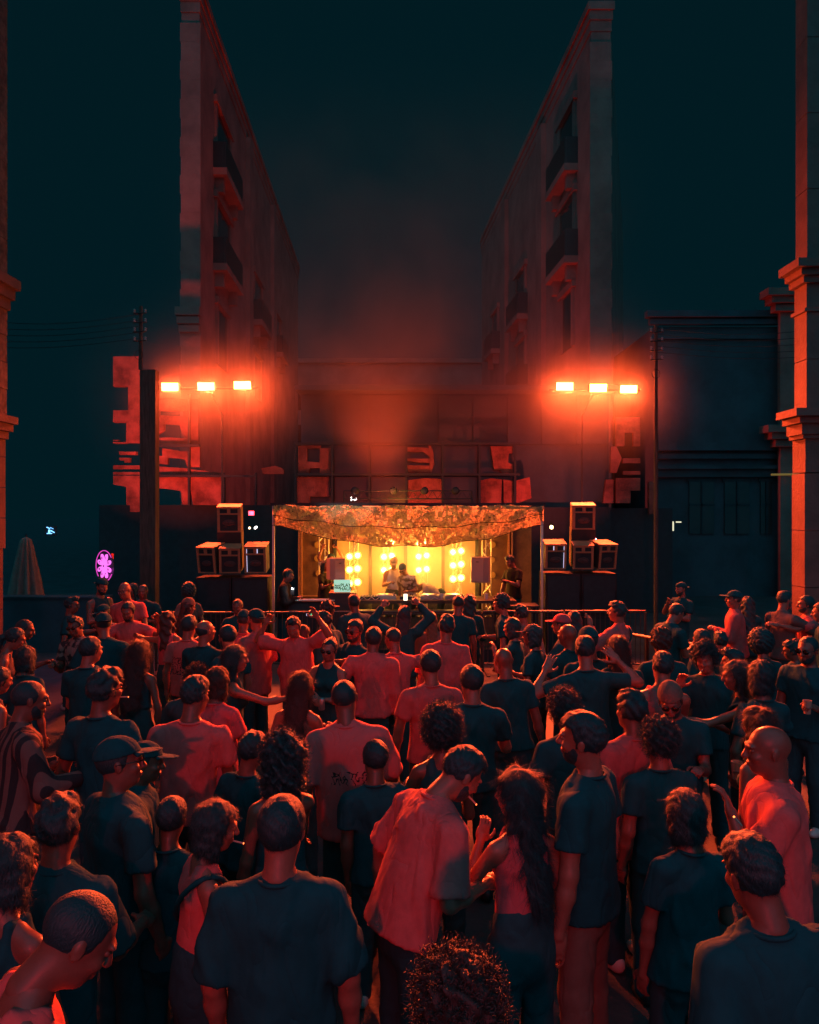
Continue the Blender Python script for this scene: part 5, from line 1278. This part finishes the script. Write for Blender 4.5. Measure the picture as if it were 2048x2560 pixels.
pp('dark_bob', 'dark bob haired woman right of the woman with the shoulder bag', 1905, 1651, 6.0, 10, 'tee', 'k', 'bob', sex='f')
pp('left_bun', 'woman with hair up and bare shoulders cut by the left edge', 6, 1664, 6.4, -30, 'crop', 'n', 'bun', sex='f', skin=0, head=(-10, 14))
pp('left_bob', 'dark bob haired woman in a grey backed top at the left edge', 66, 1615, 7.4, -8, 'tee', 'd', 'bob', sex='f')
pp('neck_lit', 'short haired man in black with a lit neck, left', 229, 1592, 7.4, -12, 'tee', 'k', 'short', head=(-14, 4), skin=0, wide=1.05)
pp('twin_dark_a', 'left one of two dark heads just above the pale tee man at left', 496, 1664, 6.7, 4, 'tee', 'd', 'curly', 'b')
pp('twin_dark_b', 'woman in a pale top, right one of two dark heads above the pale tee man', 547, 1667, 6.2, -14, 'tee', 'p', 'bob', 'b', sex='f', skin=0)
pp('tattoo', 'long haired woman with bare lit shoulder left of centre', 352, 1600, 7.5, -6, 'crop', 'k', 'xlong', 'b', sex='f', skin=1)
pp('strap_profile', 'woman in profile in a dark strap top with one arm stretched right', 588, 1612, 7.0, -64, 'tank', 'k', 'long', sex='f', skin=0, arms=('down', 'fwd'), head=(-10, 2))
pp('fill_right', 'dark haired woman in black between the bearded man and the bald man in white', 1712, 1975, 3.65, 12, 'tee', 'k', 'bob', sex='f', skin=1)
pp('fill_left', 'dark haired man in black behind the shaven head, lower left', 148, 1982, 3.3, -8, 'baggy', 'k', 'crop', skin=1, wide=1.1)
pp('fill_mid', 'dark haired person in black between the printed tee and the bowing man', 940, 1850, 4.75, 12, 'tee', 'k', 'short', skin=2)
pp('fill_low', 'short dark haired woman in black between the capped man and the lit strap top', 432, 1990, 3.9, -10, 'tee', 'k', 'short', sex='f', skin=2)
pp('fill_far', 'dark haired person in black right behind the loose white shirt', 1650, 1800, 4.75, 10, 'tee', 'k', 'curly', skin=1)
# -- middle rows
pp('arms_up_white', 'man facing us in a draped white tee with both arms raised', 731, 1540, 9.0, 172, 'baggy', 'w', 'quiff', arms=('raised', 'raised'), hands=('pinch', 'relax'), skin=0, head=(4, 16))
pp('crossed_arms', 'woman in sunglasses facing us with crossed arms holding a can', 826, 1594, 7.8, 165, 'tank', 'k', 'bun', sex='f', glasses='dark', arms=('cross', 'cross'), hands=('relax', 'grip'), skin=0, head=(6, 6))
pp('sunglass_beard', 'bearded man in sunglasses and black tee turned to us', 890, 1549, 8.6, 140, 'tee', 'k', 'fade', glasses='dark', beard=True, skin=1, head=(12, 2))
pp('white_hugged', 'person in a long sleeved white shirt seen from behind, being hugged', 936, 1567, 8.1, -6, 'long', 'w', 'short', skin=1, wide=1.15, arms=('hips', 'down'))
pp('bald_hugger', 'bald man in a pale tee with an arm over the white shirt', 982, 1570, 8.4, 18, 'tee', 'w', 'buzz', skin=1, arms=('hug', 'out'), head=(20, 4))
pp('phone_up', 'woman in long black sleeves holding a lit phone overhead', 1013, 1513, 10.0, 0, 'long', 'k', 'long', sex='f', arms=(((.70, .3, .45), (-.62, .3, 1)), ((.80, .3, .6), (-.95, .3, 1))), head=(0, -4), hands=('grip', 'grip'))
pp('beside_phone', 'long haired person in a pale jacket right beside the woman with the raised phone', 1076, 1529, 10.4, 6, 'jacket', 'n', 'long', 'f', sex='f')
pp('tall_white', 'tall man seen from behind in a creased white tee near the stage', 1120, 1535, 8.6, 4, 'baggy', 'w', 'crop', skin=0, wide=1.05, head=(6, 4))
pp('bald_row', 'short haired man in black right of the raised phone', 1147, 1488, 11.0, 8, 'tee', 'k', 'buzz', skin=1, head=(-12, 6))
pp('long_row', 'woman with long dark hair beside the short haired man at the barrier', 1176, 1486, 11.5, -4, 'long', 'k', 'xlong', sex='f')
pp('curl_row', 'curly haired man in black looking left at the barrier', 1252, 1485, 11.0, 72, 'tee', 'k', 'curly', skin=0)
pp('bare_row', 'man in a sleeveless top looking left below the stage side table', 1302, 1511, 10.7, 48, 'tank', 'n', 'crop', skin=0)
pp('hand_mouth', 'dark haired woman with her hand at her mouth, right of centre', 1279, 1544, 9.2, 60, 'tee', 'k', 'bob', sex='f', arms=('face', 'down'), skin=0)
pp('cap_mid', 'person in a peaked cap and black top looking left, right of centre', 1332, 1561, 8.5, 55, 'tee', 'k', 'bob', cap='cap', capc='g', sex='f', skin=1)
pp('cap_far', 'person in a lit peaked cap looking left below the right canopy post', 1404, 1536, 9.2, 66, 'tee', 'd', 'short', cap='cap', capc='p', skin=0, arms=('face', 'down'))
pp('long_far', 'long haired woman behind the person in the lit cap', 1434, 1526, 9.8, -4, 'long', 'k', 'long', sex='f')
pp('bald_right', 'bald man with a bright lit crown, right of centre', 1420, 1561, 8.2, 30, 'tee', 'k', None, skin=1, head=(10, 0))
pp('band_head', 'man in a dark close cap seen from behind next to the bald man', 1470, 1572, 7.6, 12, 'tee', 'k', 'fade', cap='beanie', capc='k', skin=1)
pp('strap_white', 'man in a pale shirt with a dark strap across his back near the barrier end', 1546, 1502, 9.9, 48, 'long', 'w', 'crop', arms=('up90', 'drink'), skin=0, strap='l', head=(16, 2), wide=1.05)
pp('red_long', 'long haired woman with a red lit parting below the man with the strap', 1540, 1588, 7.3, 2, 'tee', 'k', 'long', 'b', sex='f')
pp('curl_right', 'dark curly head right of the red parted hair', 1652, 1570, 7.8, 6, 'tee', 'k', 'curly', 'b')
pp('look_down', 'man in black looking down at his hands, right side', 1698, 1511, 10.2, -70, 'tee', 'k', 'fade', arms=('phone', 'phone'), head=(-6, 24), skin=0, wide=1.1)
pp('pointing', 'man in a backward cap with a raised forearm far right of the stage', 1703, 1456, 13.2, 120, 'tee', 'k', 'short', cap='capback', capc='k', arms=('cross', 'face'), beard=True, skin=0, zb=.15)
pp('white_jacket', 'person in a flat brimmed cap and pale jacket looking left, far right', 1838, 1477, 11.4, 66, 'jacket', 'c', 'short', cap='cap', capc='k', skin=0, head=(14, -6), arms=('phone', 'down'))
pp('behind_jacket', 'dark long haired person behind the pale jacket', 1868, 1492, 11.9, 10, 'jacket', 'k', 'xlong', sex='f')
pp('afro_right', 'dark round haired woman in front of the pale jacket', 1900, 1572, 8.2, 8, 'tee', 'k', 'afro', sex='f', skin=1)
pp('beard_right', 'bearded man in a grey shirt talking to the man in the white tee', 1962, 1477, 11.0, -66, 'long', 'g', 'fade', beard=True, skin=0, arms=('drink', 'fwd'), head=(-12, 10))
pp('white_far_right', 'man in a white tee talking left at the right edge', 2016, 1489, 11.0, 82, 'tee', 'w', 'short', skin=0, arms=('fwd', 'down'), beard=True)
pp('edge_right', 'dark haired person cut off by the right edge', 2050, 1507, 10.2, 60, 'tee', 'k', 'short', skin=0)
pp('behind_glasses', 'person in profile behind the man with dark glasses at right', 1978, 1600, 8.7, 74, 'tee', 'k', 'crop', skin=1)
pp('low_dark_a', 'dark haired head in front of the pale jacket, left one', 1752, 1573, 8.6, 30, 'tee', 'k', 'short')
pp('low_dark_b', 'dark haired head with glasses pushed up, in front of the pale jacket', 1800, 1576, 9.1, -10, 'tee', 'k', 'crop')
# -- left middle
pp('sunglass_left', 'man in sunglasses and an open patterned shirt facing us, left', 185, 1538, 9.3, 172, 'polo', 'floral', 'quiff', glasses='dark', skin=1, arms=('phone', 'drink'), wide=1.1)
pp('bald_left', 'bald man in profile at the left edge', 69, 1550, 9.1, -76, 'tee', 'k', 'buzz', skin=1, head=(0, 12))
pp('bare_left', 'woman with bare lit back bending at the left edge', 48, 1568, 8.5, -62, 'crop', 'n', 'pony', sex='f', skin=0, lean=(14, 0), head=(-6, 10))
pp('cap_back_left', 'man in a backward cap and wide black tee seen from behind, left', 258, 1533, 8.9, 2, 'baggy', 'k', 'short', cap='capback', capc='k', skin=0, wide=1.15, head=(24, 4))
pp('beard_red', 'dark bearded man in a bright lit tee facing us, left', 318, 1507, 10.4, 176, 'tee', 'w', 'short', beard=True, skin=1, head=(0, 18), arms=('up90', 'fwd'), wide=1.08)
pp('cap_hug', 'person in a dark cap between the bearded man and the backward cap', 254, 1513, 11.2, 150, 'tee', 'floral', 'short', cap='cap', capc='k', skin=0, head=(0, 16), arms=('face', 'down'))
pp('tall_bald', 'bald man with glasses in a pale tee standing tall, upper left of the crowd', 310, 1457, 12.0, 176, 'tee', 'w', None, glasses='clear', skin=0, wide=1.08)
pp('behind_bald', 'woman half hidden behind the tall bald man', 330, 1458, 14.0, 150, 'tee', 'k', 'long', sex='f')
pp('braces', 'man with suspenders under the neon flower', 257, 1447, 12.9, -120, 'tank', 'd', 'short', skin=0, beard=True, cap='capback', capc='k', arms=('cross', 'cross'))
pp('profile_far_left', 'man in black in profile left of the neon flower', 180, 1490, 11.6, -80, 'tee', 'k', 'quiff', skin=1)
pp('dark_far_left', 'heavy man in black facing us right of the tall bald man', 358, 1462, 13.1, 178, 'tee', 'k', 'buzz', skin=1, wide=1.15, arms=('drink', 'down'))
pp('curly_left', 'curly haired woman in a pale open backed top, left', 421, 1527, 9.9, -14, 'tank', 'p', 'wavy', 'b', sex='f', skin=0, arms=('hug', 'down'))
pp('beanie_lit', 'person in a beanie with a lit cheek at the barrier, left', 474, 1497, 11.4, -58, 'tee', 'd', 'long', 'b', cap='beanie', capc='n', sex='f', skin=0, head=(0, 8))
pp('white_tee_mid', 'dark haired man in a printed white tee seen from behind, left', 474, 1538, 9.0, -10, 'tee', 'tee_print_small', 'short', skin=0, wide=1.05)
pp('bald_mid', 'bald man in black seen from behind, left of the arms raised man', 511, 1549, 8.5, -22, 'tee', 'k', 'bald_fringe', skin=0, wide=1.18, head=(-14, 2))
pp('beard_mid', 'black haired bearded man in black looking left, left of centre', 567, 1563, 8.3, 62, 'tee', 'k', 'short', beard=True, skin=0)
pp('barrier_dark', 'dark man facing us at the barrier under the left speaker stack', 594, 1499, 11.6, 180, 'tee', 'k', 'buzz', skin=2)
pp('pale_mid', 'person in a pale shirt next to the backward cap at the barrier, left', 611, 1528, 9.9, 0, 'tee', 'w', 'short', cap='beanie', capc='k')
pp('cap_back_mid', 'bearded man in a backward cap and pale wide tee, left of the raised arms', 640, 1523, 9.4, 52, 'baggy', 'c', 'short', cap='capback', capc='k', beard=True, skin=0, wide=1.12)
pp('cap_stage', 'person in a peaked cap looking right at the stage front', 820, 1501, 11.4, -62, 'tee', 'k', 'curly', 'b', cap='cap', capc='n', sex='f', skin=1)
pp('curl_profile', 'man with glossy hair in profile left of the bearded sunglasses man', 812, 1526, 10.3, 58, 'jacket', 'k', 'quiff', skin=1)
pp('jacket_stage', 'short haired man in a dark jacket at the stage front, left of the raised phone', 884, 1486, 11.3, 34, 'jacket', 'd', 'fade', skin=1)
pp('behind_arms', 'long haired person behind the raised right arm of the man in white', 762, 1562, 9.3, -30, 'long', 'p', 'long', 'b', sex='f')
pp('far_pony', 'dark curly person far back by the left speaker stack', 471, 1457, 13.4, 20, 'tee', 'n', 'afro', sex='f', skin=1)
# -- on and around the stage
pp('dj_vest', 'DJ in a white vest and cap working the decks', 985, 1395, 17.0, 196, 'tank', 'white', 'short', cap='cap', capc='y', arms=('hold', 'drink'), skin=0, zb=.25, head=(-14, 22), beard=True, group='people on the stage')
pp('dj_camo', 'DJ in a patterned shirt and dark glasses leaning over the decks', 1004, 1412, 16.7, 150, 'tee', 'camo', 'short', cap='beanie', capc='k', glasses='dark', arms=('drink', 'down'), lean=(14, 0), skin=0, zb=.25, head=(0, 14), group='people on the stage')
pp('bent_grey', 'person in a pale grey top bent double beside the middle turntable', 1030, 1462, 16.95, 84, 'long', 'grey', 'short', lean=(58, 0), head=(0, 60), arms=('fwd', 'fwd'), zb=.25, group='people on the stage', wide=1.1)
pp('stage_woman', 'long haired woman in a printed black tee at the left of the stage', 813, 1401, 16.9, -128, 'tee', 'sk', 'long', sex='f', arms=('drink', 'phone'), skin=0, zb=.25, legs='n', group='people on the stage')
pp('stage_arms', 'person in a white top holding a phone overhead behind the left monitor', 828, 1384, 17.5, 178, 'tee', 'white', 'long', sex='f', arms=(((.40, .2, 1), (-.45, .1, 1)), ((.40, .2, 1), (-.45, .1, 1))), hands=('grip', 'grip'), skin=0, zb=.25, group='people on the stage')
pp('torch_man', 'dark man in profile with a bright phone torch left of the stage', 724, 1423, 15.7, -92, 'jacket', 'sk', 'short', arms=('down', 'phone'), skin=1, head=(0, 10), group='people on the stage')
pp('stage_black', 'man in glasses and black tee reading his phone at the right of the stage', 1271, 1387, 16.5, 128, 'tee', 'sk', 'crop', glasses='clear', arms=('phone', 'down'), skin=0, zb=.25, head=(0, 24), legs='k', group='people on the stage')

# ------------------------------------------------------------------ things people hold
M['screen_white'] = mat('phone_screen', (.8, .7, .6), .3, emit=(1, .78, .55), estr=3.0)
M['phone_dark'] = mat('phone_glass', (.02, .02, .022), .2)
M['torch'] = mat('phone_torch', (.9, .9, .9), .3, emit=(.85, .93, 1), estr=40)
def held(key, hand):
    ob, s, J, Mh = H[key]; S, E, W, Fd, n = J[hand]
    f = wdir(ob, Vector(Fd)); nn = wdir(ob, Vector(n)); return wpos(ob, W) + f*.085*s + nn*.032, f, nn
def phone(key, hand, label, lit=None, p=None, rot=None):
    q, f, nn = held(key, hand)
    t_ = thing('phone', label, 'phone', p if p is not None else q)
    t_.rotation_euler = rot if rot is not None else (nn.to_track_quat('Y', 'Z').to_euler())
    MB().box(-.037, .037, -.004, .004, -.075, .075).build('body', M['phone_dark'], t_)
    if lit: MB().box(-.034, .034, -.0065, -.0042, -.070, .070).build('screen', M[lit], t_)
    return t_
ob, s, J, Mh = H['phone_up']
phone('phone_up', 0, 'bright phone held up in front of the stage', 'screen_white', P(1014, 1493, 10.25), (0, 0, 0)).scale = (.75, 1, .62)
phone('stage_black', 0, 'dark phone in the hand of the man in glasses on the stage')
phone('bandana', 1, 'dark phone held by the man in the bandana')
phone('look_down', 0, 'dark phone held by the man looking down at right')
phone('stage_arms', 0, 'phone held overhead behind the left monitor', None, P(839, 1357, 17.4), (0, 0, 0))
t_ = phone('torch_man', 1, 'phone with its bright torch on, left of the stage', None, P(731, 1478, 15.4), (0, 0, 0))
MB().lathe([(0, -.006), (.014, -.006), (.014, -.0045), (0, -.0045)], 12, Matrix.Translation((0, 0, .05)), 'y').build('torch', M['torch'], t_)
lamp('phone_torch_light', 'POINT', P(731, 1474, 15.33), None, .8, (.85, .93, 1), shadow_soft_size=.02)
M['cup'] = mat('clear_plastic_cup', (.45, .30, .22), .25, spec=.6)
M['can'] = mat('steel_can', (.4, .42, .45), .3, metal=.8)
def cup(key, hand, label, can=False):
    q, f, nn = held(key, hand)
    t_ = thing('drink_can' if can else 'plastic_cup', label, 'can' if can else 'cup', q - Vector((0, 0, .05)))
    if can: MB().lathe([(0, 0), (.027, 0), (.031, .01), (.031, .11), (.025, .12), (0, .12)], 18).build('can', M['can'], t_, True)
    else: MB().lathe([(0, 0), (.028, 0), (.039, .12), (.036, .12), (.026, .006), (0, .006)], 18).build('cup', M['cup'], t_)
cup('crossed_arms', 1, 'small can in the hand of the woman with crossed arms', True)
cup('white_back', 1, 'plastic cup held right of the broad man in the pale tee')
cup('glasses_right', 0, 'plastic cup held by the man in dark glasses at the right edge')
cup('beard_right', 0, 'plastic cup held by the bearded man in grey')
cup('wavy_right', 1, 'plastic cup held by the wavy haired woman')
cup('dark_far_left', 0, 'plastic cup held by the heavy man in black')
cup('strap_white', 1, 'plastic cup held by the man with the dark strap')
M['cig'] = mat('cigarette_paper', (.42, .36, .32), .8); M['ember'] = mat('ember', (.5, .1, .02), .8, emit=(1, .18, .04), estr=5)
def cig(a, b, label):
    t_ = thing('cigarette', label, 'cigarette', a); dv = b - a
    MB().tube([(0, 0, 0), dv], .0042, 8).build('paper', M['cig'], t_); MB().tube([dv*1.002, dv*1.08], .0041, 8).build('ember', M['ember'], t_)
def mouth(key):
    ob, s, J, Mh = H[key]; W = Matrix.Translation(ob.location) @ Matrix.Rotation(ob.rotation_euler[2], 4, 'Z') @ Mh
    return W @ Vector((.012, .100, -.058)), W.to_3x3() @ Vector((.2, 1, -.12)).normalized()
for key, lb in (('black_left_back', 'cigarette in the mouth of the tall man in black at left'), ('curly_smoker', 'cigarette in the mouth of the curly haired man facing us'), ('front_woman', 'cigarette in the lips of the woman with the lit strap top'), ('couple_man', 'glowing cigarette between the bowing man and the long haired woman')):
    p, dv = mouth(key); cig(p, p + dv*.055, lb)
q, f, nn = held('bald_white', 0); cig(P(1855, 2065, 3.1), P(1836, 2043, 3.1), 'cigarette held up just above the man in the bottom right corner')
if True:
    xs = sorted(PEOPLE, key=lambda r: r[1])
    print('HEIGHTS', [(r[0][:34], round(r[1], 2)) for r in xs[:8]], '...', [(r[0][:34], round(r[1], 2)) for r in xs[-10:]], len(PEOPLE))
    for i in range(len(PEOPLE)):
        for j in range(i):
            dd = (PEOPLE[i][2] - PEOPLE[j][2]).to_2d().length
            if dd < .36: print('CLOSE', round(dd, 2), PEOPLE[i][0], '|', PEOPLE[j][0])
# ------------------------------------------------------------------ air: a plume of stage smoke and halo smoke round the lamp bars
def volume_mat(name, density, color=(.9, .9, .92), g=.35, noise=None):
    m = bpy.data.materials.new(name); m.use_nodes = True; nt = m.node_tree; nt.nodes.remove(nt.nodes['Principled BSDF'])
    v = nt.nodes.new('ShaderNodeVolumePrincipled'); v.inputs['Color'].default_value = (*color, 1); v.inputs['Density'].default_value = density; v.inputs['Anisotropy'].default_value = g
    nt.links.new(v.outputs[0], nt.nodes['Material Output'].inputs['Volume'])
    return m, nt, v
# smoke: built as a closed box whose density thins out upwards in drifting billows
m, nt, v = volume_mat('stage_smoke', 0, (.90, .46, .34), .2)
L = nt.links.new
tc = nt.nodes.new('ShaderNodeTexCoord'); n1 = nt.nodes.new('ShaderNodeTexNoise'); n1.inputs['Scale'].default_value = .26; n1.inputs['Detail'].default_value = 4; n1.inputs['Distortion'].default_value = .35
mpz = nt.nodes.new('ShaderNodeMapping'); mpz.inputs['Location'].default_value = (3.7, 1.3, 5.2); L(tc.outputs['Object'], mpz.inputs['Vector']); L(mpz.outputs[0], n1.inputs['Vector'])
rp = nt.nodes.new('ShaderNodeMapRange'); rp.inputs['From Min'].default_value = .28; rp.inputs['From Max'].default_value = .85; rp.inputs['To Min'].default_value = 0; rp.inputs['To Max'].default_value = 1
L(n1.outputs['Fac'], rp.inputs['Value'])
sx = nt.nodes.new('ShaderNodeSeparateXYZ'); L(tc.outputs['Object'], sx.inputs[0])
def mr(src, a, b, c, d):
    q = nt.nodes.new('ShaderNodeMapRange'); q.interpolation_type = 'SMOOTHSTEP'
    for k_, x in zip(('From Min', 'From Max', 'To Min', 'To Max'), (a, b, c, d)): q.inputs[k_].default_value = x
    L(src, q.inputs['Value']); return q.outputs[0]
def mul(a, b):
    q = nt.nodes.new('ShaderNodeMath'); q.operation = 'MULTIPLY'; L(a, q.inputs[0])
    if isinstance(b, float): q.inputs[1].default_value = b
    else: L(b, q.inputs[1])
    return q.outputs[0]
ab = nt.nodes.new('ShaderNodeMath'); ab.operation = 'ABSOLUTE'; L(sx.outputs['X'], ab.inputs[0])
d_ = mul(mul(mul(rp.outputs[0], mul(mr(sx.outputs['Z'], 4.0, 16.0, 1, 0), mr(sx.outputs['Z'], 3.6, 7.0, .02, 1))), mr(ab.outputs[0], .5, 7.0, 1, 0)), SMOKE)
L(d_, v.inputs['Density'])
MB().box(-7, 7, 19.2, 21.8, 3.3, 16).build('smoke', m, kind='stuff')
# thin smoke shaped into a lens-glow halo round each lamp bar, plus stage fog
def cloud(x0, x1, y0, y1, z0, z1, dens, name='smoke'):
    m, nt, v = volume_mat('lamp_smoke', 0, (.92, .88, .86), .35); L = nt.links.new
    cx, cy, cz = (x0+x1)/2, (y0+y1)/2, (z0+z1)/2; sx_, sy_, sz_ = (x1-x0)/2, (y1-y0)/2, (z1-z0)/2
    tc = nt.nodes.new('ShaderNodeTexCoord'); mp = nt.nodes.new('ShaderNodeMapping'); mp.vector_type = 'POINT'
    mp.inputs['Scale'].default_value = (1/sx_, 1/sy_, 1/sz_); L(tc.outputs['Object'], mp.inputs['Vector'])
    ln = nt.nodes.new('ShaderNodeVectorMath'); ln.operation = 'LENGTH'; L(mp.outputs[0], ln.inputs[0])
    n1 = nt.nodes.new('ShaderNodeTexNoise'); n1.inputs['Scale'].default_value = .8; n1.inputs['Detail'].default_value = 2; L(tc.outputs['Object'], n1.inputs['Vector'])
    q = nt.nodes.new('ShaderNodeMapRange'); q.interpolation_type = 'SMOOTHERSTEP'
    for k_, x in zip(('From Min', 'From Max', 'To Min', 'To Max'), (0.0, 1.0, 1, 0)): q.inputs[k_].default_value = x
    L(ln.outputs['Value'], q.inputs['Value'])
    a = nt.nodes.new('ShaderNodeMath'); a.operation = 'MULTIPLY'; L(q.outputs[0], a.inputs[0]); L(n1.outputs['Fac'], a.inputs[1])
    b = nt.nodes.new('ShaderNodeMath'); b.operation = 'MULTIPLY'; L(a.outputs[0], b.inputs[0]); b.inputs[1].default_value = dens*2; L(b.outputs[0], v.inputs['Density'])
    m.cycles.volume_sampling = 'EQUIANGULAR'
    MB().box(-sx_, sx_, -sy_, sy_, -sz_, sz_).build(name, m, kind='stuff', loc=(cx, cy, cz))
zf = P(0, 966, DF).z
for us in ((425, 606), (1412, 1572)):
    xa, xb = P(us[0], 0, DF).x, P(us[1], 0, DF).x
    cloud(xa - 3.4, xb + 3.4, DF - 2.9, DF + 2.9, zf - 3.4, zf + 3.4, HALO_SMOKE)
cloud(-2.2, 2.5, 15.9, 18.5, .3, 3.3, STAGE_SMOKE)
